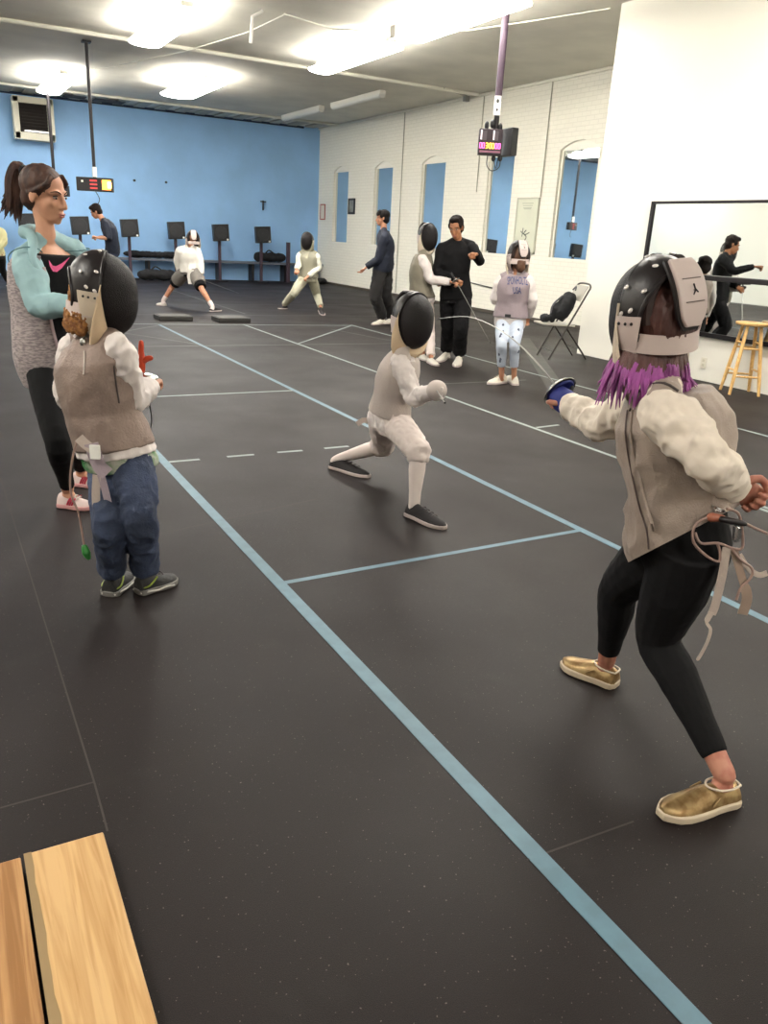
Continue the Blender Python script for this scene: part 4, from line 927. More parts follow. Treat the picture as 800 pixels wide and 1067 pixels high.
for q in 'LR':
    shx, info = b.shoe(q, mat('gold_leather', '#7f623c', .40, metal=.6, bump=.4, bscale=26, var=.35, vscale=30, col2='#a58c62'), mat('cream_sole', '#c9b8a0', .6), 'slipon', W=.050, Hh=.066, sole=.024, name='slip_on_shoe')
    heel, d, n, up, L, W, Hh, so_ = info
    MB().tube([heel+d*(x*L)+n*W*w*s_+up*(so_*.8+Hh*h) for x, w, h in ((.02, .45, .72), (.18, .62, .74), (.34, .52, .80), (.43, .0, .84)) for s_ in (1,)]+[heel+d*(x*L)-n*W*w+up*(so_*.8+Hh*h) for x, w, h in ((.34, .52, .80), (.18, .62, .74), (.04, .50, .72))]+[heel+d*(.012*L)+up*(so_*.8+Hh*.72)]+[heel+d*(.02*L)+n*W*.45+up*(so_*.8+Hh*.72)], .003, n=6).build('collar_lining', mat('cream_lining', '#d8cbb8', .7), shx)
    for s_ in (1, -1): MB().tube([heel+d*(x*L)+n*W*w*s_+up*(so_*.8+Hh*h) for x, w, h in ((.36, .82, .55), (.42, .90, .40), (.47, .98, .25))], .003, n=6).build('elastic_gore', mat('gore_tan', '#8f744a', .7), shx)
mk, E1 = mask(b, fG, V(0, 0, 1)-LH*.13, k=.93)
# purple hair below the mask
PUR = mat('purple_hair', '#5e2a55', .5, bump=.6, bscale=70, var=.9, vscale=22, col2='#a04a98', stretch=(1, 1, .2))
BRN = mat('reddish_brown_hair', '#3f1f18', .5, bump=.6, bscale=70, var=.5, vscale=22, col2='#57302a', stretch=(1, 1, .2))
c, F, U, R = J['hd'], b.hF, b.hU, b.hR
hr = MB(); hr.ell(c-U*.025-F*.028, (R*.082, F*.078, U*.118), 18, 12)
rnd = random.Random(3)
hair = hr.blob('hair', BRN, b.root, voxel=.006, smooth=1, disp=.004, dscale=.02)
st1 = MB(); st2 = MB()
for i in range(170):
    a = R_(-125+250*rnd.random()); o = R*math.sin(a)*.086-F*math.cos(a)*.074; s_ = rnd.uniform(-.012, .012); T_ = R*math.cos(a)+F*math.sin(a)
    p0 = c+o*.85-U*.075; p1 = c+o*1.08-U*.112+T_*s_; p2 = c+o*(1.20+rnd.uniform(-.06, .08))-U*(.152+rnd.uniform(-.012, .012))+T_*s_*1.8; p3 = c+o*(1.38+rnd.uniform(-.16, .20))-U*(.225+rnd.uniform(-.045, .025))+T_*s_*3
    if abs(math.sin(a)) < .35: p3 = p3+U*.02
    st1.tube([p0, p1, p2], [.006, .0065, .006], n=6, sub=3, flat=(o, .6)); st2.tube([p1*.55+p2*.45, p2, (p2+p3)/2+T_*rnd.uniform(-.008, .008), p3], [.0062, .0064, .005, .001], n=6, sub=3, flat=(o, .6))
st1.build('lower_strands', BRN, hair); st2.build('purple_hair_ends', PUR, hair)
# necklace chain clip at the nape
MB().tube([b.pt(1.0, -60, .03), b.pt(.97, -50, .04), b.pt(.94, -56, .035), b.pt(.97, -64, .03), b.pt(1.0, -60, .03)], .003, n=6).build('metal_clip', M_chrome, b.root)
# straps hanging at the hip
STR = mat('cream_strap', '#b9aaa0', .75, bump=.2, bscale=90)
def ribbon(pts, w, th, name, m, parent, wd=None):
    g = []
    for i, p in enumerate(pts):
        t = (pts[min(i+1, len(pts)-1)]-pts[max(i-1, 0)]).normalized(); n = (wd or t.cross(CF)).normalized(); ww = w[i] if hasattr(w, '__len__') else w
        g.append([p-n*ww/2, p, p+n*ww/2])
    return MB().sheet(g, th).build(name, m, parent)
def px(L_, u): return spl([at(x, y, u if len(r) == 0 else u+r[0]) for x, y, *r in L_])
ribbon(px(((757, 570), (752, 600), (745, 630), (741, 640)), 1.84), .021, .002, 'hanging_strap', STR, b.root)
ribbon(px(((741, 638), (736, 648), (740, 656), (737, 668), (731, 680), (726, 688)), 1.835), [.014]*5+[.008]*20+[.004], .002, 'knotted_cord_end', STR, b.root)
ribbon(px(((764, 572), (772, 600), (778, 622), (773, 640)), 1.85), [.02]*8+[.026]*8, .002, 'hanging_strap', mat('tan_strap', '#9c8779', .8), b.root)
ribbon(px(((770, 578), (779, 592), (790, 599), (799, 597)), 1.86), .014, .002, 'hanging_strap', STR, b.root)
# body cord
cb = empty('body_cord', at(766, 552, 1.85), 'pinkish clear body cord looped and clipped at the hip of the purple haired girl', 'body cord')
CRD = mat('pink_cord', '#9a7f76', .4)
for L_ in (((757, 541), (735, 540), (723, 550), (723, 566), (737, 580), (749, 585), (750, 575), (747, 566)), ((724, 555), (730, 566), (748, 566), (762, 571), (773, 571), (773, 552), (769, 535), (757, 530)), ((762, 571), (770, 582), (783, 592), (782, 602), (772, 612), (767, 625)), ((775, 545), (788, 551), (806, 559))):
    MB().tube([at(x, y, 1.84) for x, y in L_], .0035, n=8).build('cord', CRD, cb)
MB().tube([at(752, 541, 1.83), at(762, 543, 1.83), at(776, 546, 1.83)], [.008, .009, .006], n=10, round_=True).build('plug', MTRIM, cb)
MB().tube([at(741, 539, 1.84), at(752, 540, 1.84)], [.012, .009], n=10, sub=1, round_=True).build('orange_plug', mat('clear_orange', '#9a5a44', .4), cb)
MB().box(at(768, 556, 1.83), (.012, .012, .03)).tube([at(765, 548, 1.83), at(770, 550, 1.83), at(771, 562, 1.83), at(765, 563, 1.83), at(765, 548, 1.83)], .003, n=6).build('clip', M_chrome, cb)
MB().tube([at(742, 527, 1.86), at(748, 530, 1.85), at(755, 533, 1.85), at(745, 532, 1.85)], .003, n=6).build('clip', M_chrome, cb)
gh = J['hnR']; gd = (at(543, 357, 2.86)-at(581, 405, 2.70)).normalized()
foil(at(581, 405, 2.70), gd, 'foil with blue padded guard held out by the purple haired girl', path=[at(581, 405, 2.70), at(562, 381, 2.78), at(541, 359, 2.88), at(516, 341, 3.03), at(487, 330, 3.2), at(457, 332, 3.40)], pad=mat('blue_pad', '#23307e', .6), rg=.062, blade_r=.0026)
# blue glove lining on the weapon hand
MB().tube([J['wrR']-(J['hnR']-J['wrR'])*.1, J['wrR']+(J['hnR']-J['wrR'])*.5, J['hnR']+(J['hnR']-J['wrR'])*.25], [.033, .042, .03], n=14, round_=True).build('blue_glove', mat('blue_glove_cloth', '#2c3687', .7, bump=.2), b.root)
# ============ lunging child in the middle
b = Body('person', 'masked child in white fencing kit and black sneakers mid-stance on the piste', gp(400, 522), 1.27); b.vox = .006; J = b.J
uf = gp(438, 535).dot(FH); ur = gp(360, 490).dot(FH); um = (uf+ur)/2; pass
um = uf*.55+ur*.45
legs_solve(b, 'R', (436, 470), None, at(412, 440, um-.03), (425, 536), (463, 552), near=uf+.05)
legs_solve(b, 'L', (400, 464), None, at(399, 438, um+.08), (345, 487), (384, 498), near=um)
J.update(shR=at(416, 376, um-.12), shL=at(424, 372, um+.12), nk=at(423, 362, um), hd=at(432, 331, um-.04), sp=at(410, 408, um))
J.update(elR=at(431, 414, um-.18), wrR=at(448, 409, um-.33), hnR=at(455, 407, um-.40), elL=at(428, 408, um+.2), wrL=at(428, 394, um+.3))
check(b, 'C')
fC = dirw(.60, -.80, -.12)
b.body(fC, hands={'R': dict(curl=.9), 'L': dict(curl=.5)}, m=SKT, masked=True)
b.top(JKW, 'jacket', t0=-.12, t1=1.10, g=.016, r=(.075, .068, .062, .056, .046), disp=.016, dscale=.05, dm=1.12)
b.vest(mat('lame_pale', '#b8aca5', .6, metal=.15, bump=.3, bscale=110), 'lame_vest', t0=.12, t1=1.08, g=.028, dm=1.14, disp=.005)
b.legs(KNK, 'breeches', end=.60, g=.008, r=(.105, .096, .076, .070, .066, .060), t1=.25, disp=.010, dscale=.05, tg=.026)
for q in 'LR':
    b.sock(q, SOCK, .08, r=(.062, .060, .044, .040))
    sx, inf = b.shoe(q, mat('black_canvas', '#191416', .8, bump=.2), mat('white_rubber', '#b5a8a4', .6), W=.060, Hh=.085, sole=.026, name='sneaker'); b.laces(sx, inf, mat('dark_lace', '#3a3234', .8))
b.J['hd'] = at(430, 330, um)
mask(b, fC, V(.03, 0, 1), k=.94, bib=mat('bib_cream', '#c9b193', .75, bump=.2), rivets=False, tongue=True, detail=False)
gm_ = MB().tube([J['wrR']+(J['elR']-J['wrR'])*.35, J['wrR'], J['hnR']], [.044, .040, .036], n=14, round_=True); gm_.ell(J['hnR'], (LH*.028, V(0, 0, .032), FH*.032), 14, 10)
for i_ in range(4): gm_.tube([J['hnR']+V(0, 0, .024-.016*i_)-LH*.01, J['hnR']+V(0, 0, .024-.016*i_)+LH*.032-FH*.02, J['hnR']+V(0, 0, .022-.016*i_)+LH*.020-FH*.05], .0105, n=8, round_=True)
gm_.blob('white_glove', JKW, b.root, voxel=.0045, smooth=1)
ribbon(px(((391, 425), (384, 437), (378, 438), (372, 442)), um+.1), .03, .003, 'vest_strap', STR, b.root)
foil(J['hnR']+(CAM-J['hnR']).normalized()*.05+V(0, 0, .0), (V(.3, .2, H-.25)-J['hnR']).normalized(), 'foil with pale guard pointed forward by the child in white', gm=mat('pale_guard', '#c8bdb8', .5, metal=.3), rg=.052, blade_r=.0025)
def stand(b, base, F, h, arms=None):
    """plain standing pose: F facing, joints from proportions"""
    k = h/1.7; F = V(F[0], F[1], 0).normalized(); R = V(F.y, -F.x, 0); B = Vector(base); J = b.J
    for q, s_ in (('L', -1), ('R', 1)):
        J['hp'+q] = B+R*.09*k*s_+V(0, 0, .92*k); J['kn'+q] = B+R*.10*k*s_+F*.02*k+V(0, 0, .50*k); J['an'+q] = B+R*.11*k*s_-F*.02*k+V(0, 0, .085*k)
        J['ft'+q] = (B+R*.11*k*s_-F*.07*k, B+R*.13*k*s_+F*.19*k)
        J['sh'+q] = B+R*.165*k*s_+V(0, 0, 1.40*k); J['el'+q] = B+R*.22*k*s_-F*.02*k+V(0, 0, 1.11*k); J['wr'+q] = B+R*.22*k*s_+F*.06*k+V(0, 0, .87*k)
    J['nk'] = B+V(0, 0, 1.47*k)-F*.01; J['hd'] = B+V(0, 0, 1.585*k)+F*.02*k
def two(b, hpL, hpR): b.J['hpL'], b.J['hpR'] = hpL, hpR
SHO = lambda b, m, ms, **kw: [b.shoe(q, m, ms, **kw) for q in 'LR']
# ============ left child in the grey vest
u0 = gp(140, 612).dot(FH); b = Body('person', 'child in grey vest and blue jeans with curly ginger hair under a tipped-on mask', gp(140, 612), 1.26); b.vox = .005; J = b.J
fL = dirw(.70, .72)
legs_solve(b, 'R', (147, 542), None, at(138, 478, u0-.07), (143, 619), (183, 606), anz=.12)
legs_solve(b, 'L', (114, 545), None, at(113, 481, u0+.05), (113, 622), (135, 603), anz=.12)
J.update(shR=at(122, 360, u0-.09), shL=at(78, 358, u0+.10), nk=at(100, 345, u0), hd=at(101, 301, u0), sp=at(105, 418, u0-.02))
J.update(elR=at(136, 415, u0-.03), wrR=at(156, 402, u0+.13), elL=at(72, 415, u0+.22), wrL=at(110, 405, u0+.30))
check(b, 'LC')
fLh = dirw(.97, .22, -.12)
b.body(fLh, hands={'R': dict(curl=.8), 'L': dict(curl=.8)}, masked=True)
b.top(JKW, 'jacket', t0=-.04, t1=1.05, g=.02, r=(.080, .078, .072, .066, .050), wm=1.15, dm=1.1, disp=.018, dscale=.055)
vsL = b.vest(mat('lame_brownish', '#927f75', .6, metal=.2, bump=.35, bscale=120, var=.15, vscale=12), 'lame_vest', t0=.13, t1=1.13, g=.040, wm=1.2, dm=1.25, disp=.012, dscale=.12, shr=.066)
mbs = MB(); b.torso(mbs, -.07, .2, .034*b.k, 1.12, 1.1)
GS = mat('green_white_shirt', '#b9b7ab', .8, bump=.2, bscale=40, var=.9, vscale=16, col2='#2f7a3a')
mbs.blob('shirt_hem', GS, b.root, voxel=.006, smooth=3, disp=.004, dscale=.06)
mbs = MB(); b.torso(mbs, .06, .2, .042*b.k, 1.16, 1.16); mbs.blob('jacket_hem', JKW, b.root, voxel=.006, smooth=3, disp=.005, dscale=.06)
b.legs(JEAN, 'jeans', end=.96, g=.006, r=(.098, .094, .074, .070, .066, .070), t1=.05, disp=.010, dscale=.05, tg=.022)
BS = mat('black_sneaker', '#141314', .6, bump=.3, bscale=80)
for q in 'LR':
    sx, inf = b.shoe(q, BS, mat('grey_sole', '#6f6c68', .5), W=.056, Hh=.085, sole=.03, name='sneaker')
    heel, d, n, up, L, W, Hh, so_ = inf; lm = mat('lime_stripe', '#8fa03c', .5)
    for s_ in (1, -1):
        MB().tube([heel+d*(x*L)+n*W*w*s_+up*(so_*.8+Hh*h) for x, w, h in ((.02, .5, .2), (.15, .92, .30), (.3, .86, .5), (.42, .7, .72))], .0035, n=6).build('lime_stripe', lm, sx)
        MB().tube([heel+d*(x*L)+n*W*w*s_+up*(so_*h) for x, w, h in ((.0, .6, .5), (.2, 1.02, .75), (.4, 1.02, .5), (.6, 1.12, .75), (.8, 1.08, .5))], .004, n=6).build('sole_stripe', mat('white_stripe', '#c9c5bf', .5), sx)
    b.laces(sx, inf, mat('dark_lace', '#3a3234', .8), 3)
J['hd'] = at(103, 301, u0)
mask(b, fLh, V(.0, .0, 1), k=.96, bib=mat('bib_cream', '#c9b193', .75, bump=.2), pad=BIBW, strap=PADW, tongue=False, rivets=True, cover=20)
c = J['hd']; F, U, R = b.hF, b.hU, b.hR
GIN = mat('ginger_hair', '#7a4a20', .7, bump=.9, bscale=120, var=.8, vscale=60, col2='#a8743c'); hm = MB(); rnd = random.Random(5)
hm.ell(c-F*.035-U*.03, (R*.074, F*.066, U*.10), 16, 10)
for i in range(260):
    a = rnd.uniform(-1.3, 1.3); z = rnd.uniform(-.155, -.085); o = -F*math.cos(a)*(.085+.02*rnd.random())+R*(.01+math.sin(a)*.085); hm.sph(c+o+U*z, rnd.uniform(.008, .014), 8, 6)
hm.blob('hair', GIN, b.root, voxel=.005, smooth=1, disp=.007, dscale=.012)
bvL = BVHTree.FromPolygons([v.co + b.root.location for v in vsL.data.vertices], [p_.vertices[:] for p_ in vsL.data.polygons])
drape(bvL, [(101, 333), (92, 343), (88, 352), (87, 357)], .003, 'vest_seam', TRIM_G, b.root)
q_ = onto(bvL, 87, 358, .004); MB().ell(q_, (LH*.012, V(0, 0, .018), CF*.008), 10, 8).build('vest_ring', M_chrome, b.root)
drape(bvL, [(88, 366), (88, 380), (87, 390)], .0025, 'zip_pull', mat('pale_zip', '#c9c0b8', .5), b.root)
drape(bvL, [(124, 350), (118, 372), (120, 395), (124, 420)], .003, 'armhole_trim', mat('armhole_dark', '#3c3230', .6), b.root)
ub = u0-.20
def rib(pts, w, m, nm='hanging_strap', u=ub): return ribbon(px(pts, u), w, .003, nm, m, b.root)
LV = mat('lilac_strap', '#a3949c', .75, bump=.2, bscale=90)
rib(((101, 495), (100, 515), (101, 535), (101, 552)), .030, STR); rib(((104, 490), (109, 508), (114, 528), (119, 545)), .026, LV)
rib(((95, 462), (99, 474), (104, 486), (112, 494)), .05, LV, 'strap_fold'); MB().box(at(99, 471, ub-.01), (.035, .012, .05), Matrix.Rotation(-YAW, 3, 'Z')).build('white_buckle', mat('white_plastic', '#f4f3ee', .35), b.root)
rib(((82, 456), (88, 462), (96, 468)), .035, STR, 'waist_strap')
# green ended cord
gc = empty('body_cord', at(80, 500, ub), 'thin cord with a green plug dangling behind the child in jeans', 'cord')
MB().tube([at(x, y, ub) for x, y in ((80, 460), (76, 475), (73, 500), (75, 518), (82, 535), (85, 552), (88, 570))], .004, n=8).build('cord', CRD, gc)
MB().tube([at(88, 570, ub), at(90, 576, ub), at(92, 581, ub)], [.012, .016, .010], n=10, round_=True).build('green_plug', mat('green_plastic', '#2f7a35', .4), gc)
# his foil with orange grip, held in front
uh = u0+.16; gd = at(150, 392, uh)
fo = empty('foil', at(148, 388, uh), 'foil with bright orange pistol grip held upright by the child in jeans', 'fencing foil')
OR = mat('orange_plastic', '#c2401c', .4)
MB().tube([at(148, 386, uh), at(148, 376, uh), at(147, 366, uh), at(147, 357, uh)], [.012, .013, .011, .010], n=10, round_=True).tube([at(148, 377, uh), at(153, 374, uh), at(157, 373, uh)], [.012, .012, .010], n=10, round_=True).build('grip', OR, fo)
rs = [[at(150, 389, uh)+LH*math.cos(w)*r+FH*math.sin(w)*r+V(0, 0, z) for w in (2*math.pi*j/28 for j in range(28))] for r, z in ((.005, .0), (.03, -.002), (.048, -.008), (.055, -.016), (.054, -.019), (.046, -.011), (.03, -.006), (.005, -.004))]
MB().rings(rs).build('guard', GRN, fo)
MB().tube([at(150, 389, uh), at(153, 410, uh+.05), at(158, 440, uh+.2), at(150, 470, uh+.42)], [.004, .0035, .003, .002], n=8).build('blade', BLD, fo)
# ============ teenage girl with the ponytail
ut = gp(78, 524).dot(FH); b = Body('person', 'girl with brown ponytail in teal and grey hooded jacket, unmasked at far left', gp(75, 522), 1.66); b.vox = .006; b.neck = .88; J = b.J
fT = dirw(.93, -.36)
legs_solve(b, 'R', (60, 460), None, at(44, 376, ut-.05), (62, 527), (97, 531), anz=.10)
legs_solve(b, 'L', (78, 458), None, at(58, 374, ut+.10), (76, 505), (108, 508), anz=.10)
J.update(shR=at(27, 268, ut-.10), shL=at(76, 260, ut+.10), nk=at(47, 246, ut), hd=at(47, 203, ut-.01), sp=at(45, 316, ut))
J.update(elR=at(42, 318, ut-.22), wrR=at(76, 318, ut-.30), elL=at(84, 312, ut+.12), wrL=at(92, 322, ut-.12))
check(b, 'T')
b.body(dirw(.96, -.27, -.16), V(-.05, .0, 1)+dirw(.9, -.4)*.08, hands={'R': dict(curl=.4), 'L': dict(curl=.4)}, m=mat('skin_face', '#c9977a', .5, bump=.04, bscale=60, var=.05, vscale=8, col2='#c38d72'), headscale=1.06)
face(b)
MARL = mat('marled_grey_knit', '#b0a4a2', .85, bump=.3, bscale=60, var=.4, vscale=45, col2='#80767a', stretch=(1, 1, 3.2))
TEAL = mat('pale_teal_cloth', '#90b0b5', .8, bump=.15, bscale=40)
b.top(BLK, 'black_tee', t0=-.12, t1=1.01, g=.006, end=.0, sleeves='', disp=.002)
# open hooded jacket: torso shell with the front left open
def open_shell(b, t0, t1, a0, a1, g, wm, dm, m, name, th=.008, nt=16, na=30, bell=0, wob=.006):
    gr = []
    for i in range(nt+1):
        t = t0+(t1-t0)*i/nt; row = []
        for j in range(na+1):
            lo = a0(t); hi = a1(t); a = lo+(hi-lo)*j/na; p = b.pt(t, a, g+bell*max(0, .5-t), wm, dm); nz = noise.noise(p*9)*wob
            row.append(p+(p-b.pt(t, a, 0, .2, .2)).normalized()*nz)
        gr.append(row)
    return MB().sheet(gr, th).build(name, m, b.root)
open_shell(b, -.20, 1.0, lambda t: 120-8*(1-t), lambda t: 360+48+14*(1-t), .020, .98, 1.08, MARL, 'hooded_jacket', bell=.012)
for q in 'LR':
    mbt = MB(); b.sleeve(mbt, q, (.074, .070, .060, .054, .044), 1.0); mbt.blob('teal_sleeve', TEAL, b.root, voxel=.006, smooth=3, disp=.007, dscale=.07)
# teal hood collar around the neck, running down the fronts
c, F, U, R, k = J['hd'], dirw(.93, -.36), V(0, 0, 1), None, b.k; R = F.cross(U); nk = J['nk']
cp = [b.pt(.45, 58, .034, 1.05, 1.12), b.pt(.75, 54, .036, 1.0, 1.12), b.pt(.95, 40, .040), nk+R*.082*k-F*.0+V(0, 0, -.008), nk+R*.066-F*.055+V(0, 0, .012), nk-F*.085+V(0, 0, .016), nk-R*.066-F*.055+V(0, 0, .012), nk-R*.082*k-F*.0+V(0, 0, -.008), b.pt(.95, 134, .040), b.pt(.75, 122, .036, 1.0, 1.12), b.pt(.45, 116, .034, 1.05, 1.12)]
MB().tube(cp, [.008, .012, .018, .024, .032, .036, .032, .024, .018, .012, .008], n=12).blob('hood', TEAL, b.root, voxel=.006, smooth=3, disp=.004, dscale=.06)
for a_ in (57, 118): MB().tube([b.pt(t, a_,   .030, .98, 1.08) for t in (.9, .7, .5, .3, .1, -.1, -.18)], .009, n=8, flat=(F, .5)).build('jacket_facing', mat('pink_facing', '#b9a3a5', .8), b.root)
mby = MB()
for q in 'LR':
    sh = J['sh'+q]; mby.tube([nk+(sh-nk)*.45+V(0, 0, -.012), nk+(sh-nk)*.8-V(0, 0, .006), sh-V(0, 0, .01)], [.046, .052, .060], n=14, flat=(V(0, 0, 1), .85))
mby.blob('teal_shoulder_yoke', TEAL, b.root, voxel=.007, smooth=3, disp=.003)
for q in 'LR':
    sh, el = J['sh'+q], J['el'+q]; ad = (el-sh).normalized(); o1 = ad.orthogonal().normalized(); o2 = ad.cross(o1)
    MB().tube([sh+ad*.0+(o1*math.cos(a)+o2*math.sin(a))*.077 for a in (2*math.pi*j/24 for j in range(25))], .0025, n=6, sub=1).build('shoulder_seam', mat('teal_dark', '#4c6f75', .8), b.root)
# pink tick on the tee
tt = MB(); sw = [(57.5, 262.5), (58.5, 268), (61, 272.5), (64.5, 273), (69, 269.5), (76, 260), (69, 265.5), (64, 268), (60.8, 267.5)]
tee = [o for o in b.root.children if o.name.startswith('black_tee')][0]
bt = BVHTree.FromPolygons([v.co + b.root.location for v in tee.data.vertices], [p_.vertices[:] for p_ in tee.data.polygons])
for s_ in (1.15, 1.05, .95, .85, .75):
    sp_ = [onto(bt, (x-57)*s_+50.5, (y-262)*s_+271, .004) for x, y in sw]
    if all(p is not None for p in sp_) and max((p-sp_[0]).length for p in sp_) < .2: break
if all(p is not None for p in sp_): MB().prism([p-CF*.004 for p in sp_], -CF*.003).build('pink_tick', mat('hot_pink', '#e0568c', .6), b.root, smooth=False)
b.legs(BLK, 'leggings', end=.96, g=0, r=(.094, .084, .060, .060, .042, .038), t1=.15, disp=.002)
PWS = mat('pale_pink_shoe', '#d2bdb8', .6, bump=.1)
for q in 'LR':
    sx, inf = b.shoe(q, PWS, mat('pink_sole', '#d29a98', .5), W=.044, Hh=.062, name='sneaker'); heel, d, n, up, L, W, Hh, so_ = inf
    for s_ in (1, -1):
        for i in range(3): MB().tube([heel+d*((x+.07*i)*L)+n*W*w*s_+up*(so_*.8+Hh*h) for x, w, h in ((.36, .93, .12), (.40, .86, .45), (.44, .6, .70))], .0045, n=6).build('red_stripe', mat('red_stripe', '#b8324a', .5), sx)
    b.laces(sx, inf, WHS, 3)
# her hair
BH = mat('chestnut_hair', '#4a2c1e', .62, bump=.3, bscale=55, var=.5, vscale=30, col2='#2b1711', stretch=(1, 1, .35))
c, F, U, R, k = J['hd'], b.hF, b.hU, b.hR, b.hk; hm = MB()
hm.ell(c+U*.040*k-F*.022*k, (R*.079*k, F*.096*k, U*.084*k), 22, 16); hm.ell(c-U*.02*k-F*.055*k, (R*.066*k, F*.052*k, U*.06*k), 16, 12)
for s_ in (-1, 1): hm.tube([c+U*.09*k+F*.055*k+R*.03*k*s_, c+U*.055*k+F*.055*k+R*.066*k*s_, c+U*.02*k+F*.01*k+R*.074*k*s_, c-U*.0*k-F*.03*k+R*.070*k*s_], [.010*k, .009*k, .008*k, .012*k], n=10)
hair = hm.blob('hair', BH, b.root, voxel=.005, smooth=3, disp=.003, dscale=.03)
pn = MB(); rnd = random.Random(9); b0_ = c-F*.10*k+U*.075*k
for i in range(80):
    j = V(rnd.uniform(-1, 1), rnd.uniform(-1, 1), rnd.uniform(-1, 1)); q1 = rnd.uniform(.7, 1)
    pn.tube([b0_, b0_-F*.045*k+U*.014*k+j*.012, b0_-F*.066*k-U*.05*k+j*.022, b0_-F*.062*k-U*.12*k+j*.030, b0_-F*(.058+.03*rnd.random())*k-U*(.20*q1)*k+j*.036], [.009, .012, .012, .009, .001], n=6)
pn.build('ponytail', BH, hair)
MB().tube([b0_+(R*math.cos(a)+U*math.sin(a))*.022*k-F*.012 for a in (2*math.pi*j/16 for j in range(17))], .006, n=6, sub=1).build('hair_tie', M_dark, hair)
# ============ man in black and the masked fencer beside him
um_ = gp(474, 377).dot(FH); b = Body('person', 'man all in black guiding a masked pupil\'s arm, white shoes', gp(474, 379), 1.70); b.vox = .009; J = b.J
fM = dirw(-.25, -.97)
legs_solve(b, 'R', (467, 340), None, at(467, 306, um_), (466, 372), (456, 378), anz=.09)
legs_solve(b, 'L', (480, 342), None, at(483, 306, um_), (478, 376), (475, 383), anz=.09)
J.update(shR=at(460.5, 257, um_), shL=at(490, 255, um_+.02), nk=at(477, 249, um_), hd=at(475, 237.5, um_-.05))
J.update(elR=at(456, 284, um_-.05), wrR=at(474, 291, um_-.24), elL=at(500, 272, um_-.18), wrL=at(496, 265, um_-.42), hnL=at(491, 264, um_-.55))
b.body(dirw(-.35, -.9, -.30), V(-.15, 0, 1), hands={'R': dict(curl=.6), 'L': dict(curl=.6, n=V(0, 0, -1), k=1.1)}, m=SKT); face(b); short_hair(b)
b.top(BLK, 'black_shirt', t0=-.12, t1=1.14, g=.018, r=(.072, .064, .056, .050, .040), disp=.006, dscale=.1, bell=.02)
b.legs(BLK, 'black_trousers', end=.97, g=.01, r=(.098, .092, .078, .074, .072, .074), t1=.1, disp=.008)
SHO(b, WHS, mat('white_rubber', '#b5a8a4', .6), W=.05)
b = Body('person', 'masked pupil in white jacket whose hand the man in black holds', gp(449, 380), 1.55); b.vox = .009; J = b.J; MF = b
legs_solve(b, 'R', (447, 345), None, at(443, 311, um_+.0), (447, 378), (456, 382), anz=.09)
legs_solve(b, 'L', (440, 345), None, at(438, 309, um_+.12), (438, 374), (447, 377), anz=.09)
J.update(shR=at(440, 269, um_-.08), shL=at(441, 266, um_+.18), nk=at(441, 260, um_+.04), hd=at(445.5, 245, um_+.04), elR=at(449, 291, um_-.12), wrR=at(469, 294, um_-.26), elL=at(450, 288, um_+.3), wrL=at(455, 292, um_+.2), sp=at(438, 292, um_+.04))
check(b, 'MF')
b.body(dirw(.80, -.6, -.1), hands={'R': dict(curl=.7), 'L': dict(curl=.7)}, masked=True)
b.top(JKW, 'jacket', t0=-.15, t1=1.08, g=.015, r=(.074, .066, .060, .054, .046), dm=1.1, disp=.007)
b.vest(LAMEB, 'lame_vest', t0=.02, t1=1.08, g=.026, dm=1.12)
b.legs(KNK, 'white_trousers', end=.99, g=.008, t1=.15, disp=.006); SHO(b, WHS, mat('white_rubber', '#b5a8a4', .6), W=.05)
mask(b, dirw(.62, -.78, -.12), V(0, 0, 1), k=.98, rivets=False, detail=False)
foil(at(475, 293, um_-.3), dirw(.5, -.2, -.75), 'foil held low between the masked pupil and the man in black', L=.8, rg=.05)
# ============ boy in the dark jacket
uj = gp(397, 338).dot(FH); b = Body('person', 'boy in dark navy tracksuit with one hand held out, facing left', gp(397, 339), 1.80); b.vox = .010; J = b.J
fJ = dirw(-.93, .1)
legs_solve(b, 'L', (391, 309), None, at(396, 279, uj-.07), (400, 337), (388, 339), anz=.09)
legs_solve(b, 'R', (402, 309), None, at(402, 279, uj+.08), (409, 336), (399, 338), anz=.09)
J.update(shL=at(401, 246, uj-.17), shR=at(399, 244, uj+.17), nk=at(400, 238, uj), hd=at(398.5, 227.5, uj), sp=at(402, 262, uj), elL=at(394, 270, uj-.18), wrL=at(382, 278, uj-.14), hnL=at(376, 284, uj-.14), elR=at(404, 266, uj+.22), wrR=at(397, 280, uj+.2))
b.body(dirw(-.93, -.1, -.05), hands={'L': dict(curl=.25, n=V(0, 0, 1), k=1.15), 'R': dict(curl=.4)}); face(b); short_hair(b, mat('black_hair', '#120d0c', .75, spec=.2, bump=.3, bscale=50), fringe=1)
b.top(NAVY, 'navy_jacket', t0=-.16, t1=1.14, g=.022, r=(.078, .070, .062, .056, .046), disp=.008, dscale=.1)
b.legs(CHAR, 'dark_trousers', end=.98, g=.012, r=(.098, .094, .084, .080, .074, .072), t1=.1, disp=.010, dscale=.1)
SHO(b, WHS, mat('white_rubber', '#b5a8a4', .6), W=.052)
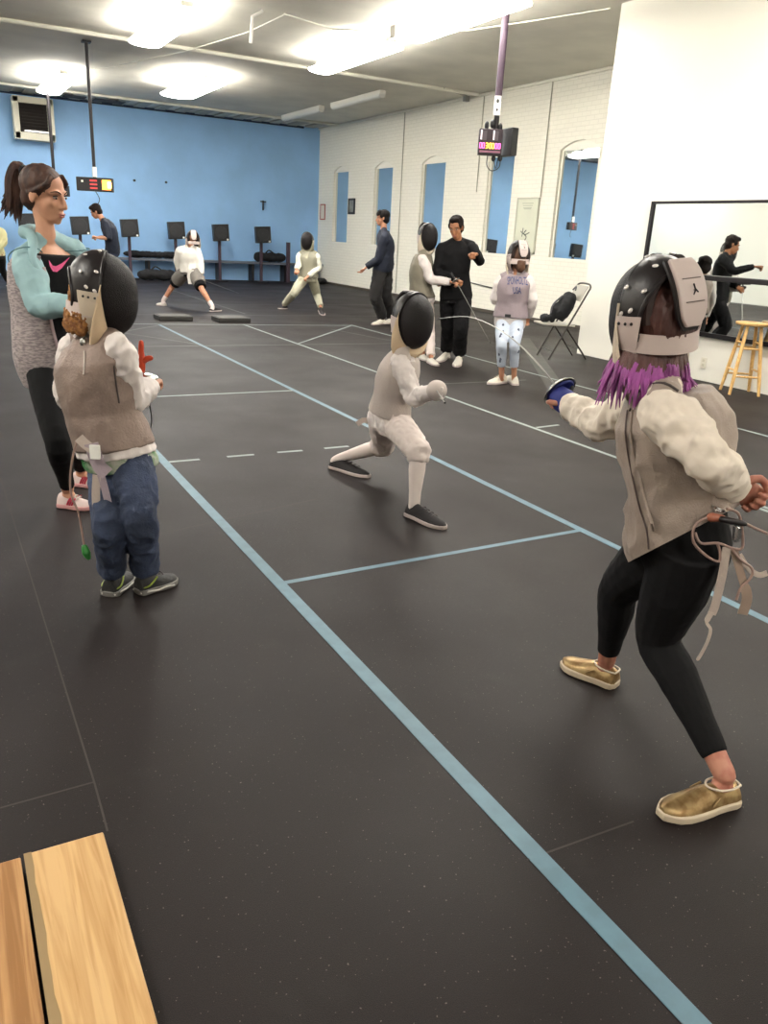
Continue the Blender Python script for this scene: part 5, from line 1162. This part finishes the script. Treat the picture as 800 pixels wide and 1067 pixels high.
# ============ child with SPONHOLTZ USA on the back
us = gp(527, 398).dot(FH); b = Body('person', 'small child seen from behind in grey vest lettered SPONHOLTZ USA and pale leggings', gp(527, 398), 1.40); b.vox = .008; J = b.J
fS = dirw(-.22, .97)
legs_solve(b, 'L', (522.5, 358), None, at(524, 333, us), (526, 401), (509, 399), anz=.10)
legs_solve(b, 'R', (536, 358), None, at(539, 333, us-.02), (535, 402), (532, 397), anz=.10)
J['ftR'] = (gp(537, 402), gp(529, 395)); J['ftL'] = (gp(526, 399), gp(508.5, 401))
J.update(shL=at(522, 291, us+.02), shR=at(550, 291, us-.04), nk=at(537, 282, us), hd=at(540, 265, us), elL=at(516, 312, us+.06), wrL=at(523, 308, us+.24), elR=at(554, 314, us-.02), wrR=at(550, 330, us+.06))
check(b, 'S')
b.body(fS, hands={'L': dict(curl=.8), 'R': dict(curl=.6)}, masked=True)
b.top(JKW, 'jacket', t0=-.20, t1=1.06, g=.022, r=(.078, .074, .068, .060, .048), disp=.010, dscale=.07, wm=1.06)
vS = b.vest(mat('lame_mauve', '#93858a', .6, metal=.15, bump=.3, bscale=110), 'lame_vest', t0=.06, t1=1.10, g=.036, wm=1.12, dm=1.1, disp=.008)
b.legs(mat('floral_leggings', '#b3bccb', .75, var=.0), 'leggings', end=.84, g=.002, r=(.092, .088, .066, .064, .054, .050), t1=.1, disp=.004)
fl = [o for o in b.root.children if o.name.startswith('leggings')][-1]
bf = BVHTree.FromPolygons([v.co + b.root.location for v in fl.data.vertices], [p_.vertices[:] for p_ in fl.data.polygons])
rnd = random.Random(4)
for (x, y) in ((522, 349), (521, 351), (524, 346), (520, 369), (521, 376), (521.5, 374), (540, 344), (534, 352), (540, 366), (524, 339)):
    p = onto(bf, x, y, .001)
    if p is not None: MB().ell(p, (LH*.012, V(0, 0, .02), CF*.003), 8, 6).build('printed_flower', mat('flower_print', '#55596b', .8), fl)
for (x, y) in ((528, 330), (534, 331), (540, 329)):
    pass
MB().box(at(529, 329, us-.17), (.06, .01, .03), Matrix.Rotation(-YAW, 3, 'Z')).build('waist_clip', M_dark, b.root)
for q in 'LR':
    sx, inf = b.shoe(q, mat('white_high_top', '#d6d0c2', .6, bump=.2), mat('white_rubber', '#b5a8a4', .6), W=.056, Hh=.10, sole=.026, name='high_top_shoe'); b.laces(sx, inf, mat('beige_lace', '#8f8672', .8), 3)
mask(b, dirw(-.28, .95, -.1), V(.0, .0, 1), k=.98, rivets=False)
hm = MB(); c, F, U, R = J['hd'], b.hF, b.hU, b.hR; hm.ell(c-F*.03-U*.03, (R*.076, F*.07, U*.12), 14, 10); hm.tube([c-F*.09-U*.06, c-F*.10-U*.13, c-F*.10-U*.17], [.05, .045, .02], n=10)
hm.blob('hair', mat('brown_hair', '#5a3c2a', .6, bump=.4), b.root, voxel=.008, smooth=2, disp=.005, dscale=.03)
bS = BVHTree.FromPolygons([v.co + b.root.location for v in vS.data.vertices], [p_.vertices[:] for p_ in vS.data.polygons])
def vest_text(txt, cx, cy, wpx, hpx, arc=0):
    cu = bpy.data.curves.new('t', 'FONT'); cu.body = txt; cu.size = 1; cu.align_x = 'CENTER'; cu.offset = .012; cu.resolution_u = 2
    o = bpy.data.objects.new('t', cu); COL.objects.link(o); bpy.context.view_layer.update()
    me = bpy.data.meshes.new_from_object(o.evaluated_get(bpy.context.evaluated_depsgraph_get())); bpy.data.objects.remove(o)
    bm = bmesh.new(); bm.from_mesh(me); bmesh.ops.subdivide_edges(bm, edges=bm.edges[:], cuts=1)
    xs = [v.co.x for v in bm.verts]; ys_ = [v.co.y for v in bm.verts]; w_ = max(xs)-min(xs); h_ = max(ys_)
    for v in bm.verts:
        x = v.co.x/w_; y = v.co.y/h_; p = onto(bS, cx+x*wpx, cy-(y-.5)*hpx-arc*(1-(2*x)**2)+x*wpx*.03, .004)
        v.co = (p if p is not None else at(cx+x*wpx, cy, us-.15))-b.root.location
    bm.to_mesh(me); bm.free(); me.materials.clear(); me.materials.append(mat('blue_lettering', '#3d4670', .7)); me.name = 'vest_lettering'
    ob = bpy.data.objects.new('vest_lettering', me); COL.objects.link(ob); ob.parent = b.root; return ob
vest_text('SPONHOLTZ', 539, 293, 21, 8, .8); vest_text('USA', 538.5, 302.5, 8.5, 7)
foil(at(521, 306, us+.2), dirw(-.03, -.28, -1), 'dark foil hanging point down from the hand of the child in pale leggings', path=[at(521, 304, us+.2), at(519, 325, us+.10), at(516, 345, us+.0), at(515, 356, us-.05)], bm=mat('dark_blade', '#3a3836', .5), blade_r=.007, gm=M_darkm, rg=.045)
# ============ far fencers
uw = gp(195, 321).dot(FH); b = Body('person', 'far fencer seen from behind in white jacket and black shorts, legs wide apart', gp(196, 320), 1.66); b.vox = .012; J = b.J
legs_solve(b, 'L', (180.5, 297), None, at(193, 283, uw+.05), (172.5, 319), (163.5, 318), anz=.09)
legs_solve(b, 'R', (210, 301), None, at(203, 284, uw-.05), (219.5, 325), (230, 324), anz=.09)
J.update(shL=at(187.5, 260, uw), shR=at(204.5, 260, uw), nk=at(198, 256, uw), hd=at(201, 248.5, uw), elL=at(185, 272, uw+.05), wrL=at(187, 283, uw+.1), elR=at(208.5, 273, uw-.05), wrR=at(210, 286, uw-.1), hnR=at(212, 292, uw-.12))
check(b, 'W')
b.body(dirw(-.1, 1), hands={'L': dict(curl=.5), 'R': dict(curl=.8)}, masked=True)
JW2 = mat('bright_white_jacket', '#dedad2', .8, bump=.2)
b.top(JW2, 'jacket', t0=-.02, t1=1.1, g=.03, r=(.080, .076, .070, .062, .052), disp=.006, dscale=.1, wm=1.05)
b.legs(mat('grey_shorts', '#77726c', .85, bump=.2), 'grey_shorts', end=.36, g=.02, r=(.105, .105, .10), t1=.12)
b.legs(BLK, 'black_shorts', end=.46, g=.012, r=(.098, .094, .088), t1=.0)
ribbon([at(x, y, uw-.18) for x, y in ((199, 281), (198.5, 288), (199, 296))], [.09, .12, .10], .004, 'jacket_tail', JW2, b.root)
for q in 'LR': b.sock(q, SOCK, .72, r=(.046, .044, .040, .038))
b.shoe('L', WHS, mat('white_rubber', '#b5a8a4', .6), W=.05); b.shoe('R', mat('black_canvas', '#191416', .8), mat('white_rubber', '#b5a8a4', .6), W=.05)
mask(b, dirw(-.35, .93, -.1), V(0, 0, 1), k=1.0, rivets=False, detail=False, seg=16)
foil(J['hnR'], dirw(.6, .5, -.25), 'foil held low by the far fencer in shorts', L=.75)
ub_ = gp(318, 323).dot(FH); b = Body('person', 'far fencer in beige kit and black mask turned towards the camera', gp(316, 323), 1.68); b.vox = .012; J = b.J
legs_solve(b, 'R', (306.5, 305), None, at(317, 289, ub_), (299, 322), (290, 322), anz=.09)
legs_solve(b, 'L', (330, 307), None, at(325, 289, ub_), (333.5, 324), (336.5, 329), anz=.09)
J.update(shR=at(313, 265, ub_), shL=at(329.5, 266, ub_), nk=at(321, 260, ub_), hd=at(320, 250, ub_-.02), elR=at(311, 276, ub_-.08), wrR=at(309, 281, ub_-.22), elL=at(332, 279, ub_), wrL=at(321, 288, ub_-.2))
check(b, 'B')
b.body(dirw(-.35, -.93, -.1), hands={'L': dict(curl=.6), 'R': dict(curl=.6)}, masked=True)
BE = mat('beige_kit', '#b0ad98', .8, bump=.2); b.top(mat('white_sleeves', '#d3d2c4', .8), 'jacket', t0=-.05, t1=1.12, g=.018, r=(.074, .068, .060, .054, .046), disp=.008)
b.vest(mat('vest_beige', '#908d7b', .7, bump=.2), 'lame_vest', t0=-.02, t1=1.12, g=.032, disp=.006)
b.legs(BE, 'trousers', end=1.0, g=.006, r=(.096, .090, .070, .066, .056, .052), t1=.15, disp=.006)
b.shoe('R', mat('black_canvas', '#191416', .8), mat('white_rubber', '#b5a8a4', .6), W=.05); b.shoe('L', mat('black_canvas', '#191416', .8), mat('white_rubber', '#b5a8a4', .6), W=.05)
mask(b, dirw(-.35, -.9, -.15), V(0, 0, 1), k=1.02, bib=mat('bib_beige', '#8d8a74', .8), rivets=False, tongue=False, detail=False)
# boy in the navy shirt by the reel stands
F_ = dirw(-.85, -.3); b = Body('person', 'boy in navy polo shirt looking down at his hands by the blue wall', (0, 0, 0), 1.68); b.vox = .012; J = b.J
ui = 14.6; gb = at(114, 300, ui); gb.z = 0; b.root.location = gb; stand(b, gb, F_, 1.68)
J.update(hpL=at(117, 263, ui), hpR=at(117, 262, ui+.17), shL=at(110, 233, ui-.15), shR=at(112, 231, ui+.18), nk=at(107, 228, ui), hd=at(100, 220.5, ui), sp=at(116, 248, ui), elL=at(113, 248, ui-.2), wrL=at(103, 248, ui-.25), hnL=at(100, 247, ui-.25), elR=at(112, 247, ui+.2), wrR=at(103, 247, ui+.0))
b.body(dirw(-.85, -.15, -.5), V(-.4, 0, 1), hands={'L': dict(curl=.5), 'R': dict(curl=.5)}, headscale=.95); face(b); short_hair(b)
b.top(NAVY, 'navy_polo', t0=-.12, t1=1.12, g=.016, end=.12, r=(.072, .066, .058, .054, .050), disp=.006)
b.legs(mat('dark_jeans', '#182035', .85), 'dark_jeans', end=.97, g=.008, t1=.1, r=(.094, .088, .070, .068, .060, .058)); SHO(b, BLK, mat('white_rubber', '#b5a8a4', .6))
# partly visible fencer at the left edge
ue = 14.9; b = Body('person', 'person in pale yellow jacket cut off by the left edge of the photo', gp(0, 297), 1.6); b.vox = .012; J = b.J
legs_solve(b, 'R', (2, 280), None, at(0, 264, ue-.05), (8, 298), (15, 300), anz=.09, near=ue)
legs_solve(b, 'L', (-12, 282), None, at(-9, 264, ue+.05), (-18, 297), (-24, 298), anz=.09, near=ue)
J.update(shR=at(2, 241, ue-.12), shL=at(-13, 241, ue+.05), nk=at(-5, 236, ue), hd=at(-6, 224, ue), elR=at(4, 252, ue-.15), wrR=at(-2, 260, ue-.25), elL=at(-16, 254, ue), wrL=at(-12, 262, ue-.1))
b.body(dirw(.5, -.8), hands={'L': dict(curl=.6), 'R': dict(curl=.6)}); short_hair(b)
b.top(mat('pale_yellow_cloth', '#d5d0a0', .8), 'yellow_jacket', t0=-.05, t1=1.12, g=.02, r=(.078, .07, .064, .056, .046), disp=.01)
b.legs(CHAR, 'dark_trousers', end=.93, g=.006, t1=.0); SHO(b, BLK, mat('white_rubber', '#b5a8a4', .6))
# two pupils standing by the big mirror, hidden from us behind the girl but seen in it
for (x, y, h_, F_, lb, vst) in ((7.42, 6.80, 1.345, (-.35, .93), 'dark haired pupil in grey vest seen only in the big mirror, mask under the arm', True), (7.50, 7.12, 1.345, (-.5, .8), 'dark haired pupil in the big mirror, only the top of the head showing', False)):
    b = Body('person', lb, (x, y, 0), h_); b.vox = .009; J = b.J; stand(b, (x, y, 0), F_, h_)
    if not vst:
        for kk in list(J):
            if kk[:2] in ('el', 'wr'): J[kk] = J[kk]+(V(x, y, J[kk].z)-J[kk])*.25
    b.body(V(F_[0], F_[1], -.05), hands={'L': dict(curl=.5), 'R': dict(curl=.5)}); face(b); short_hair(b)
    b.top(JKW if vst else CHAR, 'jacket', t0=-.15, t1=1.1, g=.012 if vst else .006, disp=.006, wm=1 if vst else .9)
    if vst: b.vest(LAME, 'lame_vest', t0=0, t1=1.1, g=.022)
    b.legs(CHAR if vst else BLK, 'trousers', end=.97, g=.002, t1=.1); SHO(b, WHS, mat('white_rubber', '#b5a8a4', .6))
EXPO = 1.75
# ================================================================ world and output look
wd = bpy.data.worlds.new('world'); S.world = wd; wd.use_nodes = True
wd.node_tree.nodes['Background'].inputs[0].default_value = (1, .98, .94, 1); wd.node_tree.nodes['Background'].inputs[1].default_value = .3
S.view_settings.view_transform = 'Standard'; S.view_settings.look = 'None'; S.view_settings.gamma = 1; S.view_settings.use_curve_mapping = False
S.view_settings.exposure = EXPO
S.cycles.max_bounces = 7; S.cycles.diffuse_bounces = 4; S.cycles.glossy_bounces = 4; S.cycles.sample_clamp_indirect = 6
S.cycles.use_denoising = True; S.cycles.caustics_reflective = False; S.cycles.caustics_refractive = False
